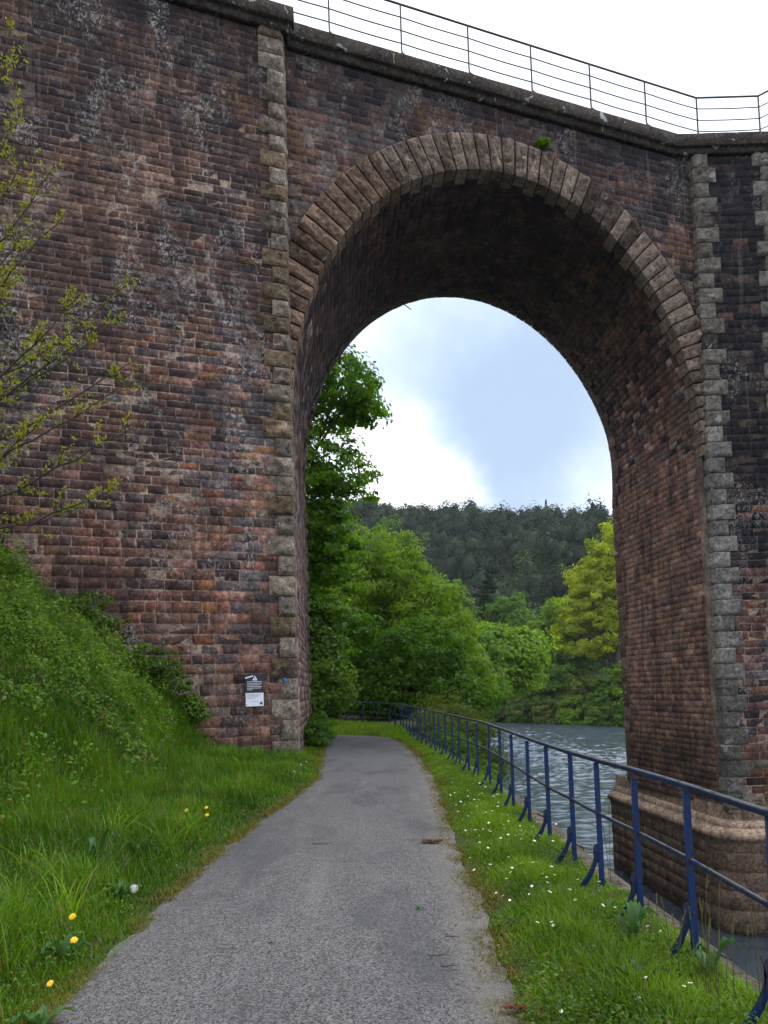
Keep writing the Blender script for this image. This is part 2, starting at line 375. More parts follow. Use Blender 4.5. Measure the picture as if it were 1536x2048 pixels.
# --- barrel vault with its two jambs: profile length l from the left foot round to the right foot
ZL, ZR = -.3, -2.35
tt = np.linspace(math.pi, 0, 400); ea, za = prof(tt)
pe = np.concatenate([[EP], ea, [11.50, 11.60]]); pz = np.concatenate([[ZL], za, [hs-1.0, ZR]])
pl = np.concatenate([[0], np.cumsum(np.hypot(np.diff(pe), np.diff(pz)))])
tx, tz = np.gradient(pe, pl), np.gradient(pz, pl); tl = np.hypot(tx, tz); nxp, nzp = -tz/tl, tx/tl      # into the opening (towards lower/inner side)
nxp, nzp = tz/tl*1.0, -tx/tl
def vault(sv, lv, dp):
    sv, lv, dp = [np.asarray(k, float) for k in np.broadcast_arrays(sv, lv, dp)]
    E = np.interp(lv, pl, pe)+dp*np.interp(lv, pl, nxp); Z = np.interp(lv, pl, pz)+dp*np.interp(lv, pl, nzp)
    tap = ss(hs+3.5, hs-1.0, Z)*(E > m_)*.40*sv/LB
    E = E-tap
    s0 = (K0-E*float(nf@e))/float(nf@d)
    return E[..., None]*e+(s0+sv)[..., None]*d+Z[..., None]*V3(0, 0, 1)
def col_vault(sv, lv):
    z = float(np.interp(lv, pl, pz)); right = lv > pl[-1]*.5
    if right and rng.random() < ss(13.5, 7.5, z): 
        c = pick(dict(plum=4, brown=4, rust=.5, slate=.4, pink=2.0, ochre=.2))*.55*np.array([1.62, 1.56, 1.5])+.45*np.array([.165, .112, .094])*(.6+.8*fbm(sv*.8, lv*.8, 4, 3))
        if z < .5: c = c*(1-.5*ss(.5, -1.0, z))*np.array([.95, 1.0, .95])
        return c
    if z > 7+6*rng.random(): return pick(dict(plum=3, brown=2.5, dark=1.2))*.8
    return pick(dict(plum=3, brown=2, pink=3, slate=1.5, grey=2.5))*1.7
g = Geo()
lg = np.linspace(0, pl[-1], 260); sg = np.linspace(.05, LB-.02, 14)
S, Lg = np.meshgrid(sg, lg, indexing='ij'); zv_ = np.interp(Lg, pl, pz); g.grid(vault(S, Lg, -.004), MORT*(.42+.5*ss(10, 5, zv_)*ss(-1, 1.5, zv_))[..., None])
blocks(g, vault, .45, LB-.10, rows_of(0, pl[-1], .205, .1), (.26, .56), .009, (.001, .010), col_vault, None, .004, .003)
part(g, 'barrel_vault', M_VAULT)
# --- quoins on the far arrises and the near right arris
for side in (0, 1):
    g = Geo(); z = -.2 if side == 0 else -2.3; i = 0
    while z < hs+2.6:
        ll = np.interp(z+.24, pz[:200], pl[:200]) if side == 0 else np.interp(-(z+.24), -pz[201:], pl[201:])
        L = .62 if i % 2 else .40
        A = vault(LB-L, ll, .0); B = vault(LB+.05, ll, .0)
        o = e if side == 0 else -e
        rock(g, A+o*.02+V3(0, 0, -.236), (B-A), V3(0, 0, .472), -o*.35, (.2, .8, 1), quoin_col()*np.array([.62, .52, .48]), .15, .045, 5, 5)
        z += QH; i += 1
    part(g, 'far_quoin', M_QUOIN)
# far ring (seen edge-on from below)
g = Geo()
for i in range(NV):
    t0, t1 = tb[i], tb[i+1]; gp = .0015
    s, r = np.meshgrid(np.linspace(0, 1, 3), np.linspace(0, 1, 2), indexing='ij'); T = t0+gp+(t1-t0-2*gp)*s
    Ls = .62 if i % 2 else .40; c = np.array([.10, .085, .075])*rng.uniform(.7, 1.2)
    off = -.030-rng.uniform(0, .015)
    for (sa, sb, ra, rb) in ((LB-Ls, LB+.06, off, off),):
        E, Z = prof(T, off); 
        tap = ss(hs+3.5, hs-1.0, Z)*(E > m_)*.40; E = E-tap
        s0 = (K0-E*float(nf@e))/float(nf@d)
        P = np.stack([(E[:, 0])[:, None]*e+(s0[:, 0]+q)[:, None]*d+Z[:, 0][:, None]*V3(0, 0, 1) for q in (sa, sb)], 1); g.grid(P, c)
        E2, Z2 = prof(T[:, 0], .9); s2 = (K0-E2*float(nf@e))/float(nf@d)
        Q = np.stack([P[:, 1], E2[:, None]*e+(s2+sb)[:, None]*d+Z2[:, None]*V3(0, 0, 1)], 1); g.grid(Q, c)
        E3, Z3 = prof(T[:, 0], .05); s3 = (K0-E3*float(nf@e))/float(nf@d)
        Q = np.stack([P[:, 0], E3[:, None]*e+(s3+sa)[:, None]*d+Z3[:, None]*V3(0, 0, 1)], 1); g.grid(Q, c*.6)
part(g, 'far_arch_ring', M_RING)

# --- right (river) pier: upper shaft with a canted buttress, quoins, socle
EA = 11.56
A0 = face(EA, 0, .20)*np.array([1, 1, 0])
fx = V3(1, 0.0, 0); FW = 2.58
ft2 = V3(math.cos(math.radians(-42)), math.sin(math.radians(-42)), 0)
def facet(u, z, dp): 
    u, z, dp = [np.asarray(k, float) for k in np.broadcast_arrays(u, z, dp)]
    return A0+u[..., None]*fx+z[..., None]*V3(0, 0, 1)-dp[..., None]*V3(0, 1, 0)
B0 = A0+FW*fx; n2 = V3(ft2[1], -ft2[0], 0)
def facet2(u, z, dp):
    u, z, dp = [np.asarray(k, float) for k in np.broadcast_arrays(u, z, dp)]
    return B0+u[..., None]*ft2+z[..., None]*V3(0, 0, 1)+dp[..., None]*n2
def col_facet(u, z):
    k = ss(3.0, 6.0, z+2.2*(fbm(u*.7, z*.5, 3, 3)-.5))
    if z < -.6: return pick(dict(brown=3, plum=2, grey=1))*np.array([.85, .85, .75])
    if rng.random() < k: return pick(dict(black=8, dark=1.2, slate=.35, plum=.25, rust=.12))
    return pick(dict(plum=5, slate=1.5, rust=1, pink=.8, dark=1))*1.05
river_pier_geo = Geo(); g = river_pier_geo
for sf, U in ((facet, FW), (facet2, 3.0)):
    uu, zz = np.meshgrid(np.linspace(0, U, 8), np.linspace(-2.4, ZC, 60), indexing='ij')
    kd = ss(3, 7, zz)[..., None]
    g.grid(sf(uu, zz, 0), (MORT*(1-.72*kd))*(.7+.6*fbm(uu*2, zz*2, 1, 3))[..., None])
    blocks(g, sf, 0.3, U-.3, rows_of(-2.36, ZC, .243, .06), (.32, .70), .009, (.002, .010), col_facet)
g.grid(np.stack([np.stack([facet(0, z, 0), face(EA, z, -.3)]) for z in (-2.4, 5, ZC)]), MORT*.4)
pier = part(g, 'river_pier', M_DARK)
g = Geo(); gq2 = Geo(); z = -2.32; i = 0
while z < ZC-.1:
    h = min(QH, ZC-z); wq = .70 if i % 2 == 0 else .46
    dk = .55+.45*ss(.6, 2.0, z)
    base = (np.array([.36, .35, .335]) if z < 9 else np.array([.25, .23, .208]))*rng.uniform(.7, 1.2)*dk
    if rng.random() < .18 and z > 8: base = base*.35
    rock(g, facet(0, z+.013, .04), fx*wq, V3(0, 0, h-.026), d*(.55 if i % 2 else .35), (.7, .4, 1), base, .12, rng.uniform(.045, .080))
    base = np.array([.30, .29, .275])*rng.uniform(.6, 1.2)*dk
    w2 = .46 if i % 2 == 0 else .70
    rock(gq2, facet(FW-w2, z+.009, .04), fx*w2, V3(0, 0, h-.018), V3(0, .3, 0), (.4, .3, 1), base, .12, .07)
    P = facet2(0, z+.009, .04); rock(gq2, P, ft2*wq, V3(0, 0, h-.018), -n2*.3, (.3, .4, 1), base, .12, .07)
    z += QH; i += 1
part(g, 'river_pier_quoin', M_QUOIN); part(gq2, 'river_pier_quoin', M_QUOIN)
# socle: plan path round a rounded corner, swept mouldings and big smooth courses
def socle_path(off):
    far = e*(11.16)+d*32.6; near = e*(EA)+d*0; near = A0.copy()
    pts = []
    farp = e*(EA-.10)+d*30.75; 
    corner = A0
    r = .55
    # outward normals: -e on the long side, -Y on the front
    for s in np.linspace(0, 1, 30): pts.append((farp*(1-s)+(corner+d*r)*s, -e))
    for s in np.linspace(0, 1, 9)[1:-1]:
        q = s*math.pi/2; nrm = -e*math.cos(q)-V3(0, 1, 0)*math.sin(q); nrm /= np.linalg.norm(nrm)
        pts.append((corner+d*r+e*r+r*nrm, nrm))
    for s in np.linspace(0, 1, 14): pts.append((corner+fx*r*(1)+fx*s*5.5, V3(0, -1, 0)))
    P = np.array([p+nn*off for p, nn in pts]); return P
sp0 = socle_path(0.0); sl = np.concatenate([[0], np.cumsum(np.linalg.norm(np.diff(sp0, axis=0), axis=1))])
spn = socle_path(1.0)-sp0
def soc(u, z, dp):
    u, z, dp = [np.asarray(k, float) for k in np.broadcast_arrays(u, z, dp)]
    P = np.stack([np.interp(u, sl, sp0[:, k])+dp*np.interp(u, sl, spn[:, k]) for k in range(3)], -1); P[..., 2] = z; return P
g = Geo()
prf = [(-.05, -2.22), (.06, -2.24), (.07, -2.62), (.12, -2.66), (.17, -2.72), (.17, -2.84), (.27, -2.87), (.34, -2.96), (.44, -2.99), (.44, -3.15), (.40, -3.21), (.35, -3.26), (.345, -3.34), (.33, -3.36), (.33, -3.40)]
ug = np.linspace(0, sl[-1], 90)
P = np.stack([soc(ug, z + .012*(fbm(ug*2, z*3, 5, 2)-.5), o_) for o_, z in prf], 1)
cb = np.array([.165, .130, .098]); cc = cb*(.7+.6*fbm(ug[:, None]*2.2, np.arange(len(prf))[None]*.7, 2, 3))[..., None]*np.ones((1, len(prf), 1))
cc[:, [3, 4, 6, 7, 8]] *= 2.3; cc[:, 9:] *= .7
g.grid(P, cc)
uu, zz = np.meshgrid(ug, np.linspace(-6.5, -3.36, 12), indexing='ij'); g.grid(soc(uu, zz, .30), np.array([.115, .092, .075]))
lc = sl[29]-.25; lf = sl[37]+.15
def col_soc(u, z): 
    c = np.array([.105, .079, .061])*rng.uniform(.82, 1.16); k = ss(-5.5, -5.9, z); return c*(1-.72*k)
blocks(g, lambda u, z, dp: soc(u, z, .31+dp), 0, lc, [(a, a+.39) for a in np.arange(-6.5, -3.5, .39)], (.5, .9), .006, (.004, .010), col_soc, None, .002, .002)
for i, zz0 in enumerate(np.arange(-6.36, -3.5, .56)):      # long channelled stones round the nose
    zz1 = zz0+.56; um = np.linspace(lc, sl[-1], 40)
    pr = [(-.02, zz0), (.02, zz0+.035), (.028, zz0+.045), (.032, zz0+.28), (.028, zz1-.045), (.012, zz1-.03), (-.02, zz1)]
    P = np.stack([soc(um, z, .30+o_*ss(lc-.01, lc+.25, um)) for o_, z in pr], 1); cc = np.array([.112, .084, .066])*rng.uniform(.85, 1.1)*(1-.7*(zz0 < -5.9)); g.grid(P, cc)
pso = part(g, 'socle', M_SOCLE)
# --- cornice and coping: swept along the viaduct's plan
def plan(off_p, off_s, off_f):
    eR = EP+off_p*.9
    return [face(-13, 0, PD+off_p)*np.array([1,1,0]), face(eR, 0, PD+off_p)*np.array([1,1,0]), face(eR, 0, off_s)*np.array([1,1,0]),
            None]
def sweep(profile, name, mat, colr):
    g = Geo()
    rows = []
    for off, z in profile:
        eR = EP+off
        a = face(-13, z, PD+off); b = face(eR, z, PD+off); c1 = face(eR, z, off)
        # corner between spandrel and front facet
        f0 = A0-V3(0, 1, 0)*off
        ec = None
        # intersect spandrel line (offset) with facet line y = f0y
        p, q = face(0, z, off), face(1, z, off); t = (f0[1]-p[1])/(q[1]-p[1]); c2 = p+t*(q-p)
        f2p = B0+n2*off; t = (f0[1]-f2p[1])/ft2[1]; c3 = f2p+t*ft2; c3[2] = z
        c4 = c3+ft2*4
        row = []
        for P, Q, k in ((a, b, 40), (b, c1, 3), (c1, c2, 46), (c2, c3, 12), (c3, c4, 12)):
            for s in np.linspace(0, 1, k, endpoint=False): row.append(P+(Q-P)*s)
        row.append(c4); rows.append(row)
    P = np.array(rows).transpose(1, 0, 2)
    j = (fbm(P[..., 0]*3, P[..., 1]*3+P[..., 2]*5, 3, 3)-.5)*.03; P[..., 2] += j*.6
    c = np.asarray(colr)*(.55+.9*fbm(P[..., 0]*1.2, P[..., 2]*4+P[..., 1], 1, 3))[..., None]
    g.grid(P, c); part(g, name, mat)
sweep([(-.2, 17.98), (.03, ZC-.02), (.07, ZC-.01), (.07, 18.02), (.16, 18.06), (.17, 18.17), (.19, 18.19), (.10, 18.20)], 'cornice', M_COP, (.085, .075, .067))
sweep([(.08, 18.19), (.285, 18.20), (.30, 18.215), (.30, 18.575), (.285, 18.59), (-.35, 18.60), (-.36, 18.3)], 'coping', M_COP, (.080, .068, .060))
# --- deck and hidden body so that no light leaks through
g = Geo()
a, b = face(-13, 0, -.3), face(30, 0, -.3); back = nf*7.0
g.box(a+V3(0, 0, 17.6), b-a, back, V3(0, 0, .6), MORT)
bp = face(-13, 0, PD-.02); bq = face(EP-.05, 0, PD-.02)
q = face(EP-.05, 0, PD-.02)+d*(LB+.45)
base = [bp, bq, q, q-w*12.6]
Vb = [p+V3(0, 0, z) for z in (-.6, 17.6) for p in base]; g.add(Vb, [(0,1,2,3),(7,6,5,4),(1,2,6,5),(2,3,7,6),(3,0,4,7)], col=MORT*.6)
part(g, 'deck', M_DARK)
# far spandrel (back face), columns above the arch
g = Geo()
for ea_, eb_ in zip(np.linspace(EP, 30, 160)[:-1], np.linspace(EP, 30, 160)[1:]):
    def zt(x):
        q = 1-((x-m_)/(a_+.2*WE))**2
        return hs+(c_+.2)*math.sqrt(q) if q > 0 else -6.3
    P = np.stack([np.stack([face(x, zt(x)+(17.9-zt(x))*s)+d*LB for x in (ea_, eb_)]) for s in (0, .5, 1)], 1); g.grid(P, MORT*.5)
part(g, 'back_wall', M_DARK)
# iron rods sticking out of the vault
M_IRON = plain('dark_iron', (.035, .033, .033), .6, .3, .4, 30)
for tq, so in ((2.10, 5.6), (2.16, 4.3), (2.56, 5.9)):
    l = np.interp(tq, tt[::-1], pl[1:401][::-1]); P = vault(np.array([so]), np.array([l]), np.array([-.1]))[0]
    g = Geo(); dirv = V3(.80, .25, -.52); g.tube([P-dirv*.1, P+dirv*.45, P+dirv*1.0], .016, 6); part(g, 'iron_rod', M_IRON)

# --- railing on the viaduct
rail = tag(empty('viaduct_railing', tuple(face(0, 18.6, .1))), 'thin dark five-bar metal railing along the top of the viaduct', 'railing')
M_RAIL = plain('weathered_rail_steel', (.060, .052, .048), .6, .4, .5, 12)
def rpart(g, name):
    o = g.build(name, M_RAIL); o.parent = rail; o.matrix_parent_inverse = Matrix.Translation(-Vector(rail.location)); return o
zr = [20.17, 19.80, 19.42, 19.05, 18.74]
uq = lambda u: u*WE                         # metres along the wall -> e
e_of_u = lambda u: (u*w+K0*nf)@e
rp = [face(e_of_u(u), 0, .1)*np.array([1,1,0]) for u in np.arange(17.95-2.04*8, 17.96, 2.04)]
cor = rp[-1]; rp2 = [cor+fx*1.98]; 
ft3 = ft2
rp3 = [rp2[0]+ft3*k for k in (1.9, 3.8)]
allp = rp+rp2+rp3
for zi, z in enumerate(zr):
    g = Geo()
    pts = np.array([p+V3(0, 0, z) for p in allp]); full = []
    for p, q in zip(pts[:-1], pts[1:]):
        for s in np.linspace(0, 1, 9)[:-1]: full.append(p+(q-p)*s-V3(0, 0, .018*math.sin(math.pi*s)*(zi > 0)))
    full.append(pts[-1]); g.tube(full, .030 if zi == 0 else .017, 6); rpart(g, 'rail')
    
for p, dirn in zip(allp, [-nf]*len(rp)+[V3(.3, -.95, 0)]+[n2]*2):
    g = Geo(); pts = [p+V3(0, 0, 20.17), p+V3(0, 0, 19.4), p+V3(0, 0, 18.86), p+V3(0, 0, 18.78)+dirn*.02, p+V3(0, 0, 18.68)+dirn*.09, p+V3(0, 0, 18.60)+dirn*.16, p+V3(0, 0, 18.55)+dirn*.19]
    g.tube(pts, .027, 6); rpart(g, 'post')

# --- sign on the pier
sg = tag(empty('warning_sign'), 'black and white warning notice fixed to the left pier beside the quoin stones', 'sign')
tl, trr, bl, br = face(-3.246*e[0]+17.415*e[1], 2.045, PD), face(-2.841*e[0]+17.568*e[1], 2.035, PD), 0, 0
so = face(-3.240*e[0]+17.418*e[1], 1.285, PD+.045); sw, sh = .425, .755
sg.location = tuple(so)
def spart(verts, name, mat, dep, thick=.004):
    v = [so+w*x+V3(0, 0, y)-nf*dep for x, y in verts]; k = len(v); g = Geo(); c = np.mean(v, 0)
    g.add(np.vstack([v, [c]]), tris=[(i, (i+1) % k, k) for i in range(k)])
    v2 = [p+nf*thick for p in v]; g.add(np.vstack([v, v2]), [(i, (i+1) % k, k+(i+1) % k, k+i) for i in range(k)])
    o = g.build(name, mat); o.parent = sg; o.matrix_parent_inverse = Matrix.Translation(-so); return o
R4 = lambda x0, y0_, x1, y1: [(x0, y0_), (x1, y0_), (x1, y1), (x0, y1)]
M_SB = plain('black_sign_enamel', (.010, .012, .020), .45, 0, .15); M_SW = plain('white_sign_enamel', (.62, .66, .74), .45, 0, .12); M_RED = plain('red_print', (.45, .03, .03), .5)
spart(R4(0, 0, sw, sh), 'backing_plate', M_SB, .0, .02)
spart(R4(.004, .006, sw-.004, .315), 'white_panel', M_SW, .004)
spart([(.0, .645), (.185, .695), (.185, .725), (.0, .675)], 'banner', M_SW, .004)
spart([(.165, .605), (.285, .605), (.225, .72)], 'triangle', M_SW, .004)
spart([(.215, .622), (.237, .622), (.232, .685), (.219, .685)], 'symbol', M_RED, .008)
M_TXT = plain('grey_print', (.22, .24, .28), .5)
yy = .575
for i, L in enumerate((.34, .345, .32, .345, .325, .12)):
    x = .045
    while x < .045+L-.01:
        ww = min(random.uniform(.02, .055), .045+L-x); spart(R4(x, yy-.006, x+ww, yy+.006), 'text_line', M_SW, .007); x += ww+.008
    yy -= .037
yy = .285
for i, L in enumerate((.34, .28, .26, .19)):
    spart(R4(.03, yy-.004, .03+L, yy+.004), 'text_line', M_TXT, .008); yy -= .03
spart(R4(.12, .115, .30, .121), 'text_line', M_TXT, .008)
spart([(.362+.034*math.cos(q), .075+.036*math.sin(q)) for q in np.linspace(0, 2*math.pi, 14, endpoint=False)], 'emblem', plain('violet_print', (.10, .03, .12), .5), .008)
spart([(.03+.012*math.cos(q), .045+.012*math.sin(q)) for q in np.linspace(0, 2*math.pi, 10, endpoint=False)], 'emblem', M_SB, .008)
for x, y in ((.02, sh-.02), (sw-.02, sh-.02)): spart([(x+.008*math.cos(q), y+.008*math.sin(q)) for q in np.linspace(0, 2*math.pi, 8, endpoint=False)], 'screw', M_IRON, .012, .012)

# ------------------------------------------------------------------ ground, path, river
PL = np.array([(-1.75,-6),(-1.75,1),(-1.724,3.85),(-1.69,6),(-1.64,8.05),(-1.42,11),(-1.225,13.6),(-1.36,15.7),(-1.50,17.5),(-1.64,20),(-1.80,22.5),(-2.05,24.6)])
PR = np.array([(.52,-6),(.525,1),(.526,3.7),(.557,4.33),(.613,6.33),(.609,7.72),(.643,9.17),(.70,11),(.728,12.46),(.72,15),(.663,18.1),(.387,22.4),(.10,24.2)])
XL = lambda y: np.interp(y, PL[:, 1], PL[:, 0]); XR = lambda y: np.interp(y, PR[:, 1], PR[:, 0])
FP = np.array([(1.75,-4),(1.70,3.43),(1.69,4.3),(1.64,5.4),(1.60,6.5),(1.585,8),(1.595,10),(1.59,12),(1.53,13.6),(1.44,15.5),(1.33,17.4),(1.22,19.4),(1.08,21.6),(.85,25),(.55,29.2)])
XF = lambda y: np.interp(y, FP[:, 1], FP[:, 0])
WALLX = lambda y: XF(y)+.06
def gz(x, y):
    x, y = np.asarray(x, float), np.asarray(y, float)
    t = XL(y)-x
    b = .05*np.clip(t, 0, 2.2)+np.where(t > 2.1, 1, 0)*.93*np.maximum(t-2.1, 0)*ss(2.1, 3.3, t)
    b = np.minimum(b, 6.5-1.2*np.exp(-np.maximum(b-5, 0)))
    yy = y-.377*x
    b = b*(1-ss(19.5, 21.5, yy))
    r = .03*ss(0, .5, x-XR(y))
    off = np.maximum(t, x-XR(y)); rough = .10*(fbm(x*1.1, y*1.1, 1, 3)-.5)*ss(.1, 1, off)*(1+1.5*ss(1.5, 3, t))
    return b+r+rough+.02*ss(0, .3, off)-.012
def ground_mat():
    m, nt = newmat('soil'); n = N(nt)
    c = n.mix(n.noise(3, 5, .6), (.020, .030, .008), (.055, .050, .022)); c = n.mix(n.step(n.noise(1.1, 3), .45, .65), c, (.030, .055, .010))
    n.principled(c, .95, n.bump(n.noise(30, 5), .6, .03)); return m
M_SOIL = ground_mat()
g = Geo()
ys = np.concatenate([np.linspace(-6, 20, 131), np.linspace(20.4, 60, 60)])
X = []
for y in ys:
    xe = float(WALLX(y)) if y < 29 else float(np.interp(y, [29, 34, 45, 60], [.9, 2.2, 4.2, 5.5]))
    X.append(np.concatenate([np.linspace(-22, -5, 28)[:-1], np.linspace(-5, xe, 60)]))
X = np.array(X); Y = np.repeat(ys[:, None], X.shape[1], 1); Z = gz(X, Y)
g.grid(np.stack([X, Y, Z], -1))
ext = np.stack([np.stack([X[:, -1]+o_, ys, Z[:, -1]*k+dz], -1) for o_, k, dz in ((0, 1, 0), (.02, 1, -.5), (.05, 0, -3), (.1, 0, -7))], 1); g.grid(ext)
o = g.build('bank_ground', M_SOIL, None, True); tag(o, kind='structure')
# path surface
def path_mat():
    m, nt = newmat('worn_gravel_asphalt'); n = N(nt)
    sep = n('ShaderNodeSeparateXYZ'); n.link(n.coord(), sep.inputs[0]); y = sep.outputs[1]
    att = n.attr(); sa = n('ShaderNodeSeparateColor'); n.link(att, sa.inputs[0]); edge = sa.outputs[0]; near = sa.outputs[1]; rightside = sa.outputs[2]
    c = n.mix(n.noise(.8, 4, .6), (.062, .063, .070), (.092, .091, .096))
    # chippings, coarse enough to read close to the camera
    v = n('ShaderNodeTexVoronoi'); v.inputs['Scale'].default_value = 105; n.link(n.coord(), v.inputs['Vector'])
    sv = n('ShaderNodeSeparateColor'); n.link(v.outputs['Color'], sv.inputs[0])
    fine = n.mix(sv.outputs[0], (.12, .12, .12), (2.2, 2.15, 2.1))
    mid = n.mix(n.noise(55, 5, .8), (.45, .46, .5), (1.6, 1.56, 1.5))
    c = n.mix(n.math('MULTIPLY', near, .8), c, n.mix(1, c, fine, 'MULTIPLY'))
    c = n.mix(n.math('MULTIPLY', near, .75), c, n.mix(1, c, mid, 'MULTIPLY'))
    tan = n.math('ADD', edge, n.math('MULTIPLY', n.math('SUBTRACT', n.noise(2.2, 5, .7), .5), .9))
    c = n.mix(n.math('MULTIPLY', n.step(tan, .35, .95), .62), c, n.mix(n.noise(35, 4, .7), (.085, .076, .066), (.185, .168, .146)))
    tr = n.step(n.noise(1.3, 4, .55, stretch=(3.0, .22, 1)), .56, .72)
    c = n.mix(n.math('MULTIPLY', tr, .36), c, (.15, .146, .142))
    dk = n.step(n.noise(.55, 5, .65, stretch=(1.6, .6, 1)), .46, .62); c = n.mix(n.math('MULTIPLY', dk, .6), c, (.040, .041, .047))
    crk = n('ShaderNodeTexVoronoi', feature='DISTANCE_TO_EDGE'); crk.inputs['Scale'].default_value = .55; cv = n('ShaderNodeVectorMath', operation='ADD'); nn_ = n('ShaderNodeTexNoise'); nn_.inputs['Scale'].default_value = 2.5; nn_.inputs['Detail'].default_value = 5; n.link(n.coord(), nn_.inputs['Vector']); n.link(n.coord(), cv.inputs[0]); n.link(nn_.outputs['Color'], cv.inputs[1]); n.link(cv.outputs[0], crk.inputs['Vector'])
    c = n.mix(n.math('MULTIPLY', n.step(crk.outputs['Distance'], .010, .003), n.math('MULTIPLY', n.step(n.noise(.6, 3), .5, .6), .5)), c, (.03, .03, .033))
    dirt = n.step(n.noise(5, 6, .75), .60, .70); c = n.mix(n.math('MULTIPLY', dirt, .35), c, (.13, .115, .095))
    h = n.math('ADD', v.outputs['Distance'], n.math('MULTIPLY', n.noise(26, 4, .7), .8))
    n.principled(c, .9, n.bump(h, .55, .008)); return m
g = Geo()
pl_ = np.vstack([PL, [(-2.6,25.9),(-3.8,26.6),(-6,27.3),(-12,28.4)]]); pr_ = np.vstack([PR, [(-.23,25.1),(-.85,26.1),(-2.4,27.2),(-6,28.9),(-12,30.2)]])
def resample(P, k):
    L = np.concatenate([[0], np.cumsum(np.linalg.norm(np.diff(P, axis=0), axis=1))]); return L
ty = np.concatenate([np.linspace(-6, 2, 20)[:-1], np.linspace(2, 10, 200)[:-1], np.linspace(10, 24.2, 90)]); 
Lp = [(float(XL(q)), q) for q in ty]+[(-2.05,24.6),(-2.6,25.9),(-3.8,26.6),(-6,27.3),(-12,28.4)]
Rp = [(float(XR(q)), q) for q in ty]+[(-.05,24.75),(-.55,25.7),(-1.7,26.75),(-6,28.9),(-12,30.2)]
Lp, Rp = np.array(Lp), np.array(Rp)
jl = .05*(fbm(Lp[:, 1]*3.3, 3, 0, 4)-.5); jr = .06*(fbm(Rp[:, 1]*3.3, 8, 0, 4)-.5)
Lp[:, 0] += jl*2-.06; Rp[:, 0] += jr*2+.06
s = np.linspace(0, 1, 25); P = Lp[:, None]*(1-s)[None, :, None]+Rp[:, None]*s[None, :, None]
P3 = np.concatenate([P, np.full(P.shape[:2]+(1,), .0)], -1); P3[..., 2] = .020+.03*np.sin(np.pi*s)[None]-.012*(np.abs(s-.5) > .49)
dL = (s*(Rp[:, 0]-Lp[:, 0])[:, None]); dR = ((1-s)*(Rp[:, 0]-Lp[:, 0])[:, None])
edge = np.maximum(ss(.28, .0, dL)*.75, ss(.62, .0, dR))
near = np.repeat(ss(24, 5, Lp[:, 1])[:, None], 25, 1)
g.grid(P3, np.stack([edge, near, s[None]*np.ones_like(edge)], -1))
o = g.build('path', path_mat(), None, True); tag(o, kind='structure')
# river
def water_mat():
    m, nt = newmat('river_water'); n = N(nt)
    b3 = n.noise(5, 3, .6, stretch=(.7, 1.3, 1))
    b = n.principled((.045, .060, .080), .12, n.bump(b3, .35, .05), 0, .5); b.inputs['IOR'].default_value = 2.1
    return m
g = Geo()
def waves(x, y):
    amp = (.45+.75*fbm(x*.06+3, y*.05, 2, 3))*(.75+1.1*ss(45, 80, y))
    return amp*(.20*(fbm(x*1.15, y*1.7, 3, 3)-.5)+.16*(fbm(x*.6+9, y*.8+.3*x, 6, 2)-.5)+.10*(fbm(x*2.4, y*3.1-.6*x, 8, 2)-.5))
def wsheet(x0, x1, y0, y1, nx, ny):
    XX, YY = np.meshgrid(np.linspace(x0, x1, nx), np.linspace(y0, y1, ny), indexing='ij'); g.grid(np.stack([XX, YY, -6.0+waves(XX, YY)], -1))
wsheet(-2, 62, 19, 75, 420, 420); wsheet(-2, 62, 75, 175, 300, 480)
for q_ in ((-60, -2, -60, 260), (62, 200, -60, 260), (-2, 62, -60, 19), (-2, 62, 175, 260)): 
    XX, YY = np.meshgrid(np.linspace(q_[0], q_[1], 20), np.linspace(q_[2], q_[3], 20), indexing='ij'); g.grid(np.stack([XX, YY, np.full_like(XX, -6.02)], -1))
o = g.build('river', water_mat(), None, True); tag(o, kind='structure')
# far land: river channel, far bank, wooded hill
RIV = np.array([(2.1,-80),(2.1,20),(1.6,29),(2.6,34),(4.6,45),(6,60),(8,90),(9,130),(4,165),(-20,190),(-60,205),(-60,232),(-10,212),(10,184),(26,157),(42,131),(58,105),(70,80),(80,40),(90,-80)], float)
def riv_sd(x, y):
    x, y = np.asarray(x, float), np.asarray(y, float); dmin = np.full(x.shape, 1e9); ins = np.zeros(x.shape, bool)
    n_ = len(RIV)
    for i in range(n_):
        ax, ay = RIV[i]; bx, by = RIV[(i+1) % n_]
        t = np.clip(((x-ax)*(bx-ax)+(y-ay)*(by-ay))/((bx-ax)**2+(by-ay)**2), 0, 1)
        dmin = np.minimum(dmin, np.hypot(x-ax-t*(bx-ax), y-ay-t*(by-ay)))
        cr = ((ay > y) != (by > y)) & (x < (bx-ax)*(y-ay)/(by-ay+1e-12)+ax); ins ^= cr
    return np.where(ins, -dmin, dmin)
def hz(x, y):
    x, y = np.asarray(x, float), np.asarray(y, float); s_ = riv_sd(x, y)
    left = (x < 12) & (y < 175)
    bank = np.where(left, -7+np.clip(s_+.8, 0, 3.2)*2.15, -7+np.clip(s_+1.2, 0, 5)*.95+np.clip(s_-4, 0, 80)*.11)
    bank = np.where(s_ < -1.2, -7.5, bank)
    r = np.hypot(x-40, np.maximum(y, 0)); q = y+.10*x
    hill = 64*ss(205, 430, q+16*(fbm(x*.012, y*.012, 3, 3)-.5)*2)
    hill = hill*(1+.10*(fbm(x*.010+5, y*.01, 1, 3)-.5)*2)+20*ss(150, 300, q)
    hill = hill*ss(20, 110, s_)*(1-.0011*np.clip(x, -60, 220))
    return np.minimum(bank, 4)+hill-.15*(left)
g = Geo()
